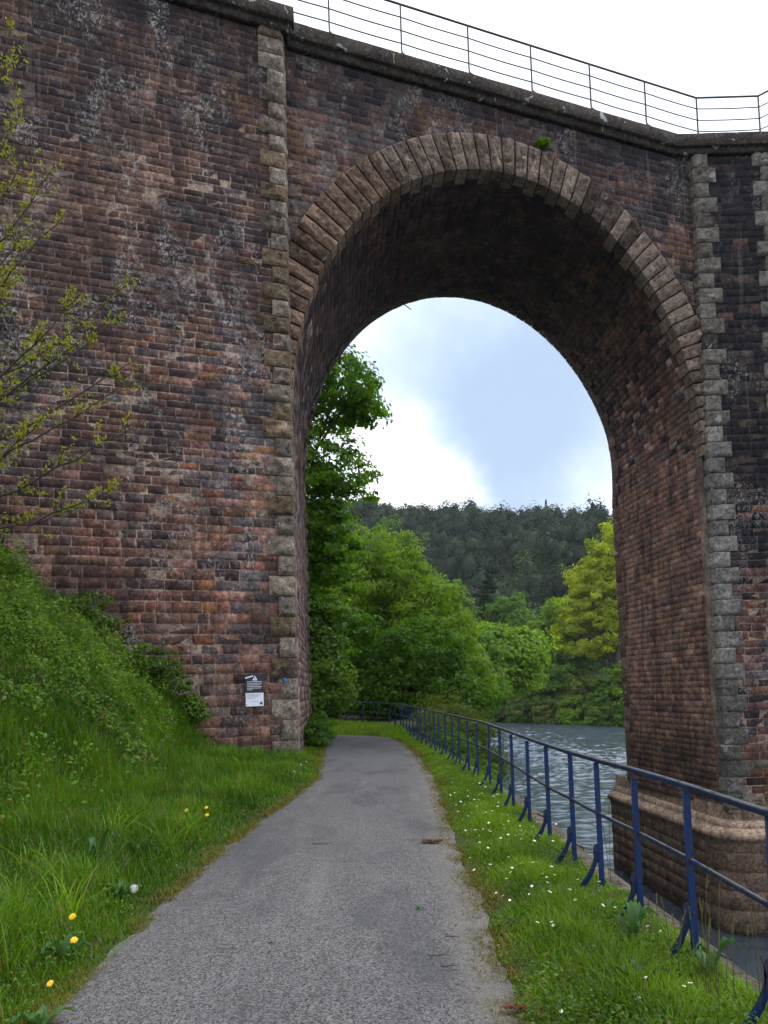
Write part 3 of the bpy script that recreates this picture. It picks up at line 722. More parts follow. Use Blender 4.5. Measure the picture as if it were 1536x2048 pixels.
xs = np.concatenate([np.linspace(-700, -90, 24)[:-1], np.linspace(-90, 190, 113), np.linspace(190, 900, 26)[1:]]); ysf = np.concatenate([np.linspace(-120, 29, 24), np.linspace(31, 260, 93)[0:], np.linspace(265, 900, 60)])
XX, YY = np.meshgrid(xs, ysf, indexing='ij'); ZZ = hz(XX, YY)
nearm = (XX < 2.6) & (YY < 61) & (XX > -23); ZZ = np.where(nearm, np.minimum(ZZ, -.4)-0.6, ZZ)
ZZ = np.where((XX <= -20) & (YY < 60), 0+ss(-20, -40, XX)*6, ZZ)
def wood_floor():
    m, nt = newmat('woodland_floor'); n = N(nt); c = n.mix(n.noise(.15, 5, .7), (.010, .016, .006), (.028, .036, .014))
    sp = n('ShaderNodeSeparateXYZ'); n.link(n.coord(), sp.inputs[0]); c = n.mix(n.step(sp.outputs[2], -3.0, -5.4), c, (.040, .032, .020))
    n.principled(c, .95, n.bump(n.noise(2, 5), .8, .5), 0, .1); return m
g.grid(np.stack([XX, YY, ZZ], -1)); o = g.build('hillside', wood_floor(), None, True); tag(o, kind='structure')

# retaining wall along the river, with its coping stones
M_RW = masonry('river_wall_stone', .4, .3)
g = Geo(); yw = np.linspace(-5, 29, 120); 
for a, b in zip(yw[:-1], yw[1:]):
    pass
XW = lambda y: WALLX(y)+.30
P = np.stack([np.stack([XW(yw), yw, np.full_like(yw, z_)], -1) for z_ in (-7, -.30)], 1); g.grid(P, MORT*.6)
wallo = empty('retaining_wall', (2, 10, -3)); tag(wallo, 'stone retaining wall dropping from the grass verge to the river', 'wall')
def wsurf(u, v, dp): 
    u, v, dp = [np.asarray(k, float) for k in np.broadcast_arrays(u, v, dp)]; return np.stack([XW(u)+dp, u, v], -1)
blocks(g, wsurf, -5, 29, rows_of(-6.4, -.32, .36), (.5, 1.0), .012, (.005, .03), lambda u, v: pick(dict(grey=2, plum=1, brown=2, dark=1)))
o = g.build('wall_face', M_RW); o.parent = wallo; o.matrix_parent_inverse = Matrix.Translation(-Vector(wallo.location))
g = Geo(); y = -4.0
while y < 28:
    L = rng.uniform(.7, 1.2); A = V3(float(WALLX(y))+.0, y, -.30); B = V3(float(WALLX(y+L))+.0, y+L-.02, -.30)
    wd = rng.uniform(.34, .42); V0 = [A+V3(wd, 0, 0), A, B, B+V3(wd, 0, 0)]
    # top slab, subdivided and worn
    s_, t_ = np.meshgrid(np.linspace(0, 1, 6), np.linspace(0, 1, 5), indexing='ij')
    P = A+(B-A)*s_[..., None]+V3(1, 0, 0)*wd*t_[..., None]; P[..., 2] = -.085+.035*(fbm(P[..., 0]*5, P[..., 1]*5, 2, 3)-.5)-.05*ss(.75, 1, t_)
    c = np.array([.24, .215, .18])*rng.uniform(.8, 1.15); g.grid(P, c)
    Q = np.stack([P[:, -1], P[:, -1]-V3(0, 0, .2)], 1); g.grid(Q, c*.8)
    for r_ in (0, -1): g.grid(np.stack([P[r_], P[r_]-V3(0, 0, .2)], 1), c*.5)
    y += L
o = g.build('coping_stone', M_COP); o.parent = wallo; o.matrix_parent_inverse = Matrix.Translation(-Vector(wallo.location))

# ------------------------------------------------------------------ riverside fence
fence = tag(empty('riverside_fence', (1.65, 4, 0)), 'weathered blue steel fence with two rails between the grass verge and river', 'fence')
def bluemat():
    m, nt = newmat('flaking_blue_paint'); n = N(nt)
    c = n.mix(n.noise(9, 5, .7), (.002, .013, .050), (.004, .030, .115))
    r = n.step(n.noise(13, 6, .78, stretch=(1, 1, .5)), .52, .60); c = n.mix(n.math('MULTIPLY', r, .8), c, (.046, .030, .022))
    geo = n('ShaderNodeNewGeometry'); sp = n('ShaderNodeSeparateXYZ'); n.link(geo.outputs['Normal'], sp.inputs[0])
    worn = n.step(n.noise(6, 5, .75), .38, .60)
    c = n.mix(n.math('MULTIPLY', n.step(sp.outputs[2], .4, .8), n.math('MULTIPLY', worn, .85)), c, (.06, .065, .07))
    li = n.step(n.noise(5, 4, .6), .60, .68); c = n.mix(n.math('MULTIPLY', li, .7), c, (.035, .045, .020))
    n.principled(c, .6, n.bump(n.noise(40, 4), .5, .005), 0, .2); return m
def railmat():
    m, nt = newmat('worn_dark_blue_rail'); n = N(nt)
    c = n.mix(n.noise(7, 5, .7), (.004, .010, .030), (.008, .018, .050))
    bl = n.step(n.noise(2.2, 4, .6), .50, .60); c = n.mix(bl, c, (.007, .020, .085))
    li = n.step(n.noise(9, 5, .7), .50, .62); c = n.mix(n.math('MULTIPLY', li, .55), c, (.036, .042, .022))
    geo = n('ShaderNodeNewGeometry'); sp = n('ShaderNodeSeparateXYZ'); n.link(geo.outputs['Normal'], sp.inputs[0])
    c = n.mix(n.math('MULTIPLY', n.step(sp.outputs[2], .4, .8), n.step(n.noise(11, 5, .75), .35, .55)), c, (.075, .08, .085))
    n.principled(c, .6, n.bump(n.noise(40, 4), .5, .004), 0, .25); return m
M_BLUE, M_BRAIL = bluemat(), railmat()
def fchild(o, par): o.parent = par; o.matrix_parent_inverse = Matrix.Translation(-Vector(fence.location))
fl = np.concatenate([FP, np.array([(.05,31.6),(-.7,34),(-1.8,36.2),(-3.4,38.4),(-5.5,40.5),(-9,43)])])
Lf = np.concatenate([[0], np.cumsum(np.linalg.norm(np.diff(fl, axis=0), axis=1))])
fpt = lambda s: V3(np.interp(s, Lf, fl[:, 0]), np.interp(s, Lf, fl[:, 1]), 0)
g = Geo(); s0 = float(np.interp(3.43, fl[:, 1], Lf))
for zt_, nm, hh, ww, zj in ((1.0, 'top_rail', .0155, .0195, .012), (.585, 'middle_rail', .0115, .016, .022)):
    g = Geo(); sv = np.concatenate([np.linspace(.2, s0+30, 240), np.linspace(s0+30.4, Lf[-1], 40)]); P = np.array([fpt(q) for q in sv])
    T = np.gradient(P, axis=0); T /= np.linalg.norm(T, axis=1)[:, None]; S_ = np.cross(T, V3(0, 0, 1))
    P[:, 2] = zt_+zj*2*(fbm(sv*.55, 4+zt_, 0, 3)-.5); P += S_*(zj*1.2*(fbm(sv*.6, 9+zt_, 0, 2)-.5))[:, None]
    cs = [(-ww, -hh), (ww, -hh), (ww, hh*.5), (ww*.6, hh), (-ww*.6, hh), (-ww, hh*.5), (-ww, -hh)] if nm == 'top_rail' else [(-ww*.55, -hh), (ww*.55, -hh), (ww*.55, hh), (-ww*.55, hh), (-ww*.55, -hh)]
    G_ = np.stack([P+S_*x_+V3(0, 0, 1)*z_ for x_, z_ in cs], 1); g.grid(G_)
    o = g.build(nm, M_BRAIL); fchild(o, fence)
# post: a flat bar with chamfered top (local coords, path side = -x)
g = Geo()
def flat(g, poly, th):                       # polygon in x,z extruded along y
    k = len(poly); c = np.mean(poly, 0)
    A = [(x, -th, z) for x, z in poly]+[(c[0], -th, c[1])]; B = [(x, th, z) for x, z in poly]+[(c[0], th, c[1])]
    g.add(A, tris=[(i, (i+1) % k, k) for i in range(k)]); g.add(B, tris=[((i+1) % k, i, k) for i in range(k)])
    g.add([(x, -th, z) for x, z in poly]+[(x, th, z) for x, z in poly], [(i, (i+1) % k, k+(i+1) % k, k+i) for i in range(k)])
flat(g, [(-.019, -.45), (.019, -.45), (.019, .985), (-.019, .985)], .010)
g.box((-.018, .009, .545), (.036, 0, 0), (0, .010, 0), (0, 0, .075))
for zb_ in (.10, .30):
    g.tube([(-.002, -.022, zb_), (-.002, .022, zb_)], .009, 6)
post0 = g.build('post', M_BLUE)
g = Geo()
up_ = [(-.019, .365), (-.036, .361), (-.052, .342), (-.055, .312), (-.048, .290), (-.052, .262), (-.072, .200), (-.115, .130), (-.170, .060), (-.228, -.015)]
lo_ = [(-.195, -.045), (-.148, .022), (-.100, .085), (-.062, .145), (-.042, .200), (-.019, .240)]
def strip(g, A, B, th):
    A, B = np.array(A), np.array(B); n_ = 14
    rs = lambda P: np.stack([np.interp(np.linspace(0, 1, n_), np.linspace(0, 1, len(P)), P[:, k]) for k in (0, 1)], -1)
    A, B = rs(A), rs(B)
    mk = lambda P, y_: np.stack([P[:, 0], np.full(n_, y_), P[:, 1]], -1)
    g.grid(np.stack([mk(A, -th), mk(A, th), mk(B, th), mk(B, -th), mk(A, -th)], 1))
strip(g, up_, lo_[::-1], .008)
br0 = g.build('bracket', M_BLUE)
ps = [s0]; 
for sp_ in (.86, .78, .80, .77, .90): ps.append(ps[-1]+sp_)
while ps[-1] < Lf[-1]-1: ps.append(ps[-1]+(random.uniform(.98, 1.16) if ps[-1] < Lf[-6]-.5 else 1.9))
ps.insert(0, s0-.9)
for i, s_ in enumerate(ps):
    p = fpt(s_); q = fpt(min(s_+.1, Lf[-1])); an = math.atan2(q[1]-p[1], q[0]-p[0])-math.pi/2
    if i == 0: a, b = post0, br0
    else: a, b = post0.copy(), br0.copy(); COL.objects.link(a); COL.objects.link(b)
    a.parent = fence; a.location = (p[0]-1.65+random.uniform(-.008, .008), p[1]-4, -.01+random.uniform(-.02, .01)); a.rotation_euler = (random.uniform(-.014, .014), random.uniform(-.012, .012), an)
    b.parent = a; b.rotation_euler = (0, 0, random.uniform(-.12, .12))

# ------------------------------------------------------------------ grass and ground plants
def blades(n, xy, h, wd, lean, tint, name, mat, zf=gz, seg=3, curl=1.0, lift=0.0):
    """n grass blades at xy (n,2); one object"""
    x, y = xy[:, 0], xy[:, 1]; z = zf(x, y)-.02+lift
    an = rng.uniform(0, 2*math.pi, n); dx, dy = np.cos(an), np.sin(an); bend = lean*rng.uniform(.2, 1.6, n)*h
    sx, sy = -dy, dx; V = np.zeros((n, seg*2+1, 3))
    yaw = rng.uniform(-.9, .9, n)
    for k in range(seg):
        f = k/seg; ww = wd*(1-.75*f**1.6)
        cx, cy = x+dx*bend*f**2*curl, y+dy*bend*f**2*curl; cz = z+h*(f-.18*(bend/np.maximum(h, .01))*f**2)
        V[:, 2*k] = np.stack([cx-sx*ww, cy-sy*ww, cz], -1); V[:, 2*k+1] = np.stack([cx+sx*ww, cy+sy*ww, cz], -1)
    V[:, -1] = np.stack([x+dx*bend*curl, y+dy*bend*curl, z+h*(1-.22*np.minimum(bend/np.maximum(h, .01), 1.5))], -1)
    k_ = seg*2+1; base = (np.arange(n)*k_)[:, None]
    Q = np.concatenate([base+np.array([2*k, 2*k+1, 2*k+3, 2*k+2]) for k in range(seg-1)])
    T = base+np.array([2*seg-2, 2*seg-1, 2*seg])
    C = np.repeat(np.stack([tint, rng.random(n), rng.random(n)], -1), k_, 0)
    g = Geo(); g.add(V.reshape(-1, 3), Q, T, C); return g.build(name, mat)
def leaves(C, size, name, mat, nrm=None, tint=None, asp=.55, upb=.5, parent=None, droop=0.0):
    n = len(C); size = np.broadcast_to(size, (n,))
    if nrm is None: nrm = rng.normal(size=(n, 3))+np.array([0, 0, upb])
    nrm = nrm/(np.linalg.norm(nrm, axis=1)[:, None]+1e-9)
    t = rng.normal(size=(n, 3)); t[:, 2] -= droop; a = t-nrm*(t*nrm).sum(1)[:, None]; a /= np.linalg.norm(a, axis=1)[:, None]+1e-9; b = np.cross(nrm, a)
    L, Wd = size[:, None]*a, size[:, None]*asp*b; fold = nrm*size[:, None]*.12
    V = np.stack([C-L, C+Wd*.9-L*.1+fold, C+L, C-Wd*.9-L*.1+fold], 1)
    if tint is None: tint = rng.random(n)
    Cc = np.repeat(np.stack([tint, rng.random(n), rng.random(n)], -1), 4, 0)
    g = Geo(); i = np.arange(n)[:, None]*4
    g.add(V.reshape(-1, 3), tris=np.concatenate([i+np.array([0, 1, 2]), i+np.array([0, 2, 3])]), col=Cc)
    o = g.build(name, mat)
    if parent is not None: o.parent = parent; o.matrix_parent_inverse = Matrix.Translation(-Vector(parent.location))
    return o
M_GRASS = leafmat('lush_grass', (.030, .088, .003), (.115, .230, .010), .45, .55, .06)
M_GRASS2 = leafmat('verge_grass', (.058, .128, .004), (.180, .310, .012), .45, .55, .06)
M_EDGE = leafmat('dry_edge_grass', (.085, .085, .012), (.19, .15, .03), .3, .3)
M_NETT = leafmat('nettle_leaf', (.024, .070, .003), (.105, .205, .012), .4, .65, .06)
SLOPE_T = lambda x, y: XL(y)-x
# left verge
def sample(n, ya, yb, xa, xb, pw):
    y = ya+(yb-ya)*rng.random(n)**pw; x = xa(y)+(xb(y)-xa(y))*rng.random(n); return np.stack([x, y], -1)
n1 = 150000
xy = sample(n1, 2.6, 20.5, lambda y: XL(y)-np.minimum(.9+.62*y, 5.6), lambda y: XL(y)+.03, 1.9)
t = SLOPE_T(xy[:, 0], xy[:, 1]); clump = fbm(xy[:, 0]*1.7, xy[:, 1]*1.7, 2, 3)
inwall = (xy[:, 1]-.377*xy[:, 0]) > 18.55; keep = ~(inwall & (xy[:, 0] < -2.05)); keep &= rng.random(n1) > .85*ss(2.3, 3.6, t+2.2*(fbm(xy[:, 0]*.9, xy[:, 1]*.9, 5, 4)-.5)*2); xy, t, clump = xy[keep], t[keep], clump[keep]; n1 = len(xy)
h = (.06+.24*ss(.0, .8, t)+.10*ss(1, 2.5, t))*(.35+1.3*clump)*rng.uniform(.55, 1.25, n1); tint = np.clip(clump*1.2-.15+rng.normal(0, .22, n1), 0, 1)
tag(blades(n1, xy, h, np.clip(.0022+.00042*xy[:, 1], 0, .010)*rng.uniform(.7, 1.5, n1), .55, tint, 'bank_grass', M_GRASS), 'long lush grass on the left bank beside the path', 'grass', kind='stuff')
# right verge
n2_ = 110000
xy = sample(n2_, 2.4, 30, lambda y: XR(y)-.04, lambda y: WALLX(y)+.02, 2.0)
t = xy[:, 0]-XR(xy[:, 1]); clump = fbm(xy[:, 0]*2.1+9, xy[:, 1]*2.1, 2, 3)
h = (.035+.13*ss(.0, .7, t)+.03*ss(.7, 1.2, t))*(1-.68*ss(-.55, -.12, xy[:, 0]-XF(xy[:, 1])))*(.4+1.2*clump)*rng.uniform(.55, 1.25, n2_); tint = np.clip(clump*1.2-.1+rng.normal(0, .22, n2_), 0, 1)
tag(blades(n2_, xy, h, np.clip(.0019+.00036*xy[:, 1], 0, .010)*rng.uniform(.7, 1.5, n2_), .6, tint, 'verge_grass', M_GRASS2), 'short bright grass on the verge between path and fence', 'grass', kind='stuff')
# dry yellowish fringe along both path edges
n3 = 42000; yq = 2.5+21*rng.random(n3)**1.9; sd = rng.random(n3) < .5
xq = np.where(sd, XL(yq)+.04-np.abs(rng.normal(0, .11, n3)), XR(yq)-.09+np.abs(rng.normal(0, .14, n3)))+.05*(fbm(yq*2.3, 3, 0, 2)-.5)
cl = fbm(xq*4, yq*3, 7, 2); kk = cl > .36; xq, yq = xq[kk], yq[kk]; n3 = len(xq)
tag(blades(n3, np.stack([xq, yq], -1), rng.uniform(.02, .075, n3), np.clip(.0018+.0003*yq, 0, .008), 1.1, rng.random(n3), 'edge_grass', M_EDGE, lift=.02), 'yellowish dry grass fringing the edges of the path', 'grass', kind='stuff')
# grass beyond the arch
n4 = 34000; xy = np.stack([rng.uniform(-8, 1.0, n4), rng.uniform(24.5, 41, n4)], -1)
kk = ~((xy[:, 1] < 27.0+np.where(xy[:, 0] < -1.6, -.45*(xy[:, 0]+1.6), 0)) & (xy[:, 0] < np.interp(xy[:, 1], [24.2, 25.7, 26.8, 28.9], [.1, -.5, -1.6, -6]))) & (xy[:, 0] < np.interp(xy[:, 1], fl[14:, 1], fl[14:, 0])+.1)
kk &= ~((xy[:, 1] < 26.5) & (xy[:, 0] < -2)); xy = xy[kk]; n4 = len(xy)
tag(blades(n4, xy, rng.uniform(.10, .34, n4), np.full(n4, .012), .5, rng.random(n4), 'meadow_grass', M_GRASS2, seg=2), 'bright grass beyond the arch where the path turns left', 'grass', kind='stuff')
# undergrowth on the slope
n5 = 300000; y = 3.5+14.6*rng.random(n5)**.8; x = XL(y)-1.9-rng.random(n5)**.9*8.0
cl = fbm(x*.9, y*.9, 5, 4); t = SLOPE_T(x, y); low = ss(2.0, 3.4, t+2.2*(cl-.5)*2)
kk = (rng.random(n5) < low*(.35+.9*ss(.30, .50, cl))) & ((y-.377*x) < 18.65); x, y, cl, t = x[kk], y[kk], cl[kk], t[kk]
hh = (.07+2.6*np.maximum(fbm(x*1.3, y*1.3, 9, 4)-.30, 0)**1.35)*rng.random(len(x))**.5; C = np.stack([x, y, gz(x, y)+hh], -1); n5 = len(x)
tn = np.clip(.05+.8*hh/.45+rng.normal(0, .2, n5), 0, 1)
tag(leaves(C, rng.uniform(.012, .030, n5)*rng.choice([.8, 1.2, 2.0], n5, p=[.5, .35, .15]), 'undergrowth', M_NETT, nrm=rng.normal(size=(n5, 3))*.7+np.array([.35, -.45, .8]), tint=tn, asp=.6), 'nettles, brambles and leafy weeds covering the upper left bank', 'undergrowth', kind='stuff')
n6 = 30000; y = 5+13*rng.random(n6); x = XL(y)-2.3-rng.random(n6)*7; kk = (y-.377*x) < 18.6; x, y = x[kk], y[kk]; n6 = len(x)
cl = fbm(x*1.1+4, y*1.1, 5, 3)
tag(blades(n6, np.stack([x, y], -1), rng.uniform(.2, .75, n6)*(.25+1.3*np.maximum(cl-.2, 0)), np.full(n6, .006), .7, np.clip(cl+rng.normal(0, .2, n6), 0, 1), 'slope_grass', M_GRASS, seg=2), 'tufts of long grass among the weeds on the left slope', 'grass', kind='stuff')
# taller coarse tufts standing out of the left verge
tc_ = 120; ty_ = 3.0+14*rng.random(tc_)**1.4; tx_ = XL(ty_)-.45-rng.random(tc_)*(1.2+.18*ty_); kk = (ty_-.377*tx_) < 18.2; tx_, ty_ = tx_[kk], ty_[kk]; tc_ = len(tx_); nb_ = 34
xy = np.stack([np.repeat(tx_, nb_), np.repeat(ty_, nb_)], -1)+rng.normal(size=(tc_*nb_, 2))*.05; hb_ = np.repeat(rng.uniform(.22, .48, tc_), nb_)*rng.uniform(.5, 1.15, tc_*nb_)
tag(blades(len(xy), xy, hb_, np.clip(.0032+.00045*xy[:, 1], 0, .010)*rng.uniform(.7, 1.4, len(xy)), .75, np.clip(np.repeat(rng.random(tc_), nb_)+rng.normal(0, .15, len(xy)), 0, 1), 'coarse_grass', M_GRASS2, seg=4), 'coarse arching grass tufts standing above the left bank turf', 'grass', kind='stuff')
# clover and daisy leaves low in both verges
n7 = 60000; y = 2.8+15*rng.random(n7)**1.7; sd = rng.random(n7) < .5; x = np.where(sd, XR(y)+.05+rng.random(n7)*1.0, XL(y)-.05-rng.random(n7)*2.4); cl = fbm(x*2.6+3, y*2.6, 4, 3); kk = cl > .52; x, y, sd = x[kk], y[kk], sd[kk]; n7 = len(x)
tag(leaves(np.stack([x, y, gz(x, y)+np.where(sd, rng.uniform(.02, .10, n7), rng.uniform(.05, .24, n7))], -1), rng.uniform(.006, .014, n7), 'low_weeds', M_NETT, nrm=rng.normal(size=(n7, 3))*.5+np.array([0, -.2, 1.]), asp=.7), 'patches of small broad weed leaves mixed into the verge grass', 'weeds', kind='stuff')
# leafy weeds in the verges: dock leaves etc.
def rosette(name, x, y, size, nl, label, mat, hgt=.25):
    root = tag(empty(name, (x, y, float(gz(x, y)))), label, 'weed plant'); g = Geo(); P0 = V3(x, y, float(gz(x, y)))
    for k in range(nl):
        an = 2*math.pi*k/nl+rng.uniform(-.4, .4); L = size*rng.uniform(.7, 1.2); up1 = hgt*rng.uniform(.5, 1.2)
        dr = V3(math.cos(an), math.sin(an), 0); sd = V3(-dr[1], dr[0], 0); s_ = np.linspace(0, 1, 8)
        mid = P0+dr*(L*s_)[:, None]*.7+V3(0, 0, 1)*(up1*np.sin(s_*2.2))[:, None]; wv = L*.12*np.sin(np.pi*np.clip(s_, .03, 1)**.8)+.002
        rip = .012*np.sin(s_*14+k)
        g.grid(np.stack([mid+sd*wv[:, None]+V3(0, 0, .012)+V3(0, 0, 1)*rip[:, None], mid, mid-sd*wv[:, None]+V3(0, 0, .012)-V3(0, 0, 1)*rip[:, None]], 1), (rng.random(), 0, 0))
    o = g.build('leaf_cluster', mat, None, True); o.parent = root; o.matrix_parent_inverse = Matrix.Translation(-Vector(root.location))
M_DOCK = leafmat('dock_leaf', (.030, .085, .020), (.075, .155, .045), .3, .3)
for (x, y, s_, k, lb, hg) in ((-2.55, 6.6, .26, 5, 'tall broad-leaved dock plant standing in the grass of the left bank', .34), (-1.95, 4.55, .22, 8, 'grey-green dock rosette near the two large dandelions at lower left', .16),
        (-1.72, 3.72, .20, 7, 'low broad leaf rosette at the bottom left path edge', .10), (-2.35, 7.0, .25, 7, 'broad-leaved weed in the middle of the left grass bank', .2), (-2.05, 5.8, .2, 8, 'small dock rosette above the dandelion seed head', .15),
        (1.45, 4.6, .20, 7, 'dark leafy weed at the foot of the second fence post', .2), (1.68, 4.05, .22, 6, 'broad green weed beside the coping stones under the fence', .18), (1.25, 3.9, .18, 7, 'pale dock leaves in the short verge grass at lower right', .12)):
    rosette('dock_weed', x, y, s_, k, lb, M_DOCK, hg)

# flowers
def mesh_only(o): COL.objects.unlink(o); return o
M_PET = plain('daisy_petal', (.74, .74, .70), .7, 0, .1); M_YEL = plain('flower_yellow', (.78, .50, .012), .7, 0, .25, 60); M_STEM = leafmat('stem', (.06, .12, .02), (.09, .16, .03), .1, .1); M_CLOCK = plain('seed_down', (.62, .62, .60), .9, 0, .3, 60)
g = Geo()
for k in range(14):
    an = 2*math.pi*k/14; dr = V3(math.cos(an), math.sin(an), 0); sd = V3(-dr[1], dr[0], 0)
    g.add([dr*.004, dr*.012+sd*.0032+V3(0,0,.001), dr*.0165+V3(0,0,.002), dr*.012-sd*.0032+V3(0,0,.001)], [(0,1,2,3)])
an = np.arange(10)/10*2*math.pi; g.add(np.vstack([np.stack([.0052*np.cos(an), .0052*np.sin(an), np.full(10, .003)], -1), [(0, 0, .0065)]]), tris=[(k, (k+1) % 10, 10) for k in range(10)])
g.tube([(0, 0, 0), (.004, 0, -.05), (.0, .004, -.12)], .0011, 4)
daisy = g.build('daisy', M_PET); me = daisy.data; me.materials.append(M_YEL); me.materials.append(M_STEM)
for p in me.polygons:
    c = p.center
    p.material_index = 2 if c.z < -.0005 else (1 if (abs(c.x)+abs(c.y) < .0062 and len(p.vertices) == 3) else 0)
spots = []
def dz(a, b, n_):
    for _ in range(n_): spots.append((rng.uniform(*a), rng.uniform(*b)))
for _ in range(70):
    y = rng.normal(7.4, .9); spots.append((float(XR(y))+abs(rng.normal(.5, .25)), y))
for _ in range(42):
    y = rng.uniform(8.6, 12.5); spots.append((float(XR(y))+rng.uniform(.12, .8), y))
for _ in range(34):
    y = rng.uniform(3.5, 6.2); spots.append((float(XR(y))+rng.uniform(.18, 1.0), y))
for _ in range(9):
    y = rng.uniform(12.5, 14.5); spots.append((float(XL(y))-rng.uniform(.1, .5), y))
first = True
for (x, y) in spots:
    left = x < 0
    o = daisy if first else daisy.copy()
    if not first: COL.objects.link(o)
    first = False
    o.location = (x, y, float(gz(x, y))+(rng.uniform(.07, .125) if not left else rng.uniform(.16, .24))); o.rotation_euler = (rng.uniform(-.15, .75), rng.uniform(-.4, .4), rng.uniform(0, 6)); k = rng.uniform(.55, .95); o.scale = (k, k, k)
    if left: tag(o, 'tiny white daisy in the grass between left pier and path', 'daisy', 'daisies by the left pier')
    elif y > 8.3: tag(o, 'small white daisy far along the verge where the fence recedes', 'daisy', 'daisies far along the verge')
    elif y > 6.2: tag(o, 'small white daisy in the dense patch halfway along the right verge', 'daisy', 'daisies in the dense verge patch')
    else: tag(o, 'white daisy scattered in the nearest grass of the right verge', 'daisy', 'daisies in the near verge')
def dandelion(P, r, label, tilt=(0.5, 0)):
    root = tag(empty('dandelion', tuple(P)), label, 'dandelion'); g = Geo()
    ax = V3(tilt[1], -math.sin(tilt[0]), math.cos(tilt[0])); ax /= np.linalg.norm(ax); s1 = np.cross(ax, V3(1, 0, 0)); s1 /= np.linalg.norm(s1); s2 = np.cross(ax, s1)
    for ringr, lift, n_ in ((1.0, 0, 18), (.78, .18, 15), (.5, .32, 11), (.25, .40, 7)):
        for k in range(n_):
            a = 2*math.pi*(k+rng.random()*.5)/n_; dr = s1*math.cos(a)+s2*math.sin(a); sd = np.cross(ax, dr); R = r*ringr*rng.uniform(.88, 1.08)
            g.add(np.array([ax*lift*r*.5, dr*R*.6+sd*r*.13+ax*(lift*r+.1*r), dr*R+ax*lift*r*.9, dr*R*.6-sd*r*.13+ax*(lift*r+.1*r)])+P, [(0,1,2,3)])
    o = g.build('flower_head', M_YEL); o.parent = root; o.matrix_parent_inverse = Matrix.Translation(-Vector(root.location))
    g = Geo(); zg_ = float(gz(P[0], P[1])); g.tube([P, P-ax*.03-V3(0, 0, .02), P+V3(.01, .02, -.5*(P[2]-zg_)), V3(P[0]+.02, P[1]+.03, zg_-.02)], .0028, 5); o = g.build('stem', M_STEM); o.parent = root; o.matrix_parent_inverse = Matrix.Translation(-Vector(root.location))
for p, r, lb in (((-1.982,4.741,.25), .026, 'upper of two large yellow dandelions at lower left'), ((-1.784,4.287,.25), .024, 'lower of two large yellow dandelions at lower left'), ((-1.636,3.655,.25), .020, 'half-open dandelion nearest the bottom left path edge'),
        ((-2.37,8.879,.25), .030, 'yellow dandelion left of the close pair halfway up the bank'), ((-2.18,9.065,.25), .027, 'upper dandelion of the close pair halfway up the bank'), ((-2.041,8.506,.25), .030, 'lower dandelion of the close pair halfway up the bank'),
        ((-4.0,8.1,.40), .024, 'single yellow dandelion at the left edge of the bank'), ((-4.055,14.18,.42), .026, 'tiny middle dandelion in far grass before the pier'), ((-4.35,14.4,.75), .024, 'tiny leftmost dandelion in far grass before the pier'), ((-3.85,14.63,.40), .026, 'tiny rightmost dandelion in far grass before the pier')):
    P = V3(*p); P[2] = max(P[2], float(gz(P[0], P[1]))+.17); dandelion(P, r, lb, (rng.uniform(.4, .9), rng.uniform(-.3, .3)))
# wallflower at the pier's foot
root = tag(empty('yellow_wallflower', (-3.30, 17.28, .1)), 'yellow flowering weed against the foot of the left pier', 'flower'); g = Geo()
for px_, pz_ in ((-3.33, .30), (-3.28, .33), (-3.34, .22), (-3.26, .24), (-3.31, .26)):
    for k in range(5):
        a = rng.uniform(0, 6.3); c = V3(px_, 17.22, pz_); g.add([c, c+V3(.02*math.cos(a), -.015, .02+.04*math.sin(a)), c+V3(.045*math.cos(a), -.01, .05*math.sin(a)), c+V3(.03*math.cos(a+.6), -.015, .03*math.sin(a+.6))], [(0,1,2,3)])
o = g.build('petals', M_YEL); o.parent = root; o.matrix_parent_inverse = Matrix.Translation(-Vector(root.location))
g = Geo(); 
for px_ in (-3.33, -3.28): g.tube([(px_, 17.22, .28), (px_+.03, 17.24, .1), (-3.30, 17.26, -.05)], .006, 5)
o = g.build('stem', M_STEM); o.parent = root; o.matrix_parent_inverse = Matrix.Translation(-Vector(root.location))
# dandelion seed head
P = V3(-1.813, 5.376, .25); root = tag(empty('dandelion_clock', tuple(P)), 'round white dandelion seed head on the left verge', 'seed head'); g = Geo()
for k in range(170):
    v = rng.normal(size=3); v /= np.linalg.norm(v); s1 = np.cross(v, rng.normal(size=3)); s1 /= np.linalg.norm(s1); s2 = np.cross(v, s1); c = P+v*.024
    g.add([P+v*.004, P+v*.004+s1*.0005, c], tris=[(0,1,2)])
    for q in range(3): a = q*2.1; dd = s1*math.cos(a)+s2*math.sin(a); sd = s1*-math.sin(a)+s2*math.cos(a); g.add([c, c+dd*.008+v*.003+sd*.001, c+dd*.008+v*.003-sd*.001], tris=[(0,1,2)])
o = g.build('seed_ball', M_CLOCK); o.parent = root; o.matrix_parent_inverse = Matrix.Translation(-Vector(root.location))
g = Geo(); g.tube([P, P+V3(.01, .01, -.12), P+V3(.02, .02, -.27)], .002, 5); o = g.build('stem', M_STEM); o.parent = root; o.matrix_parent_inverse = Matrix.Translation(-Vector(root.location))
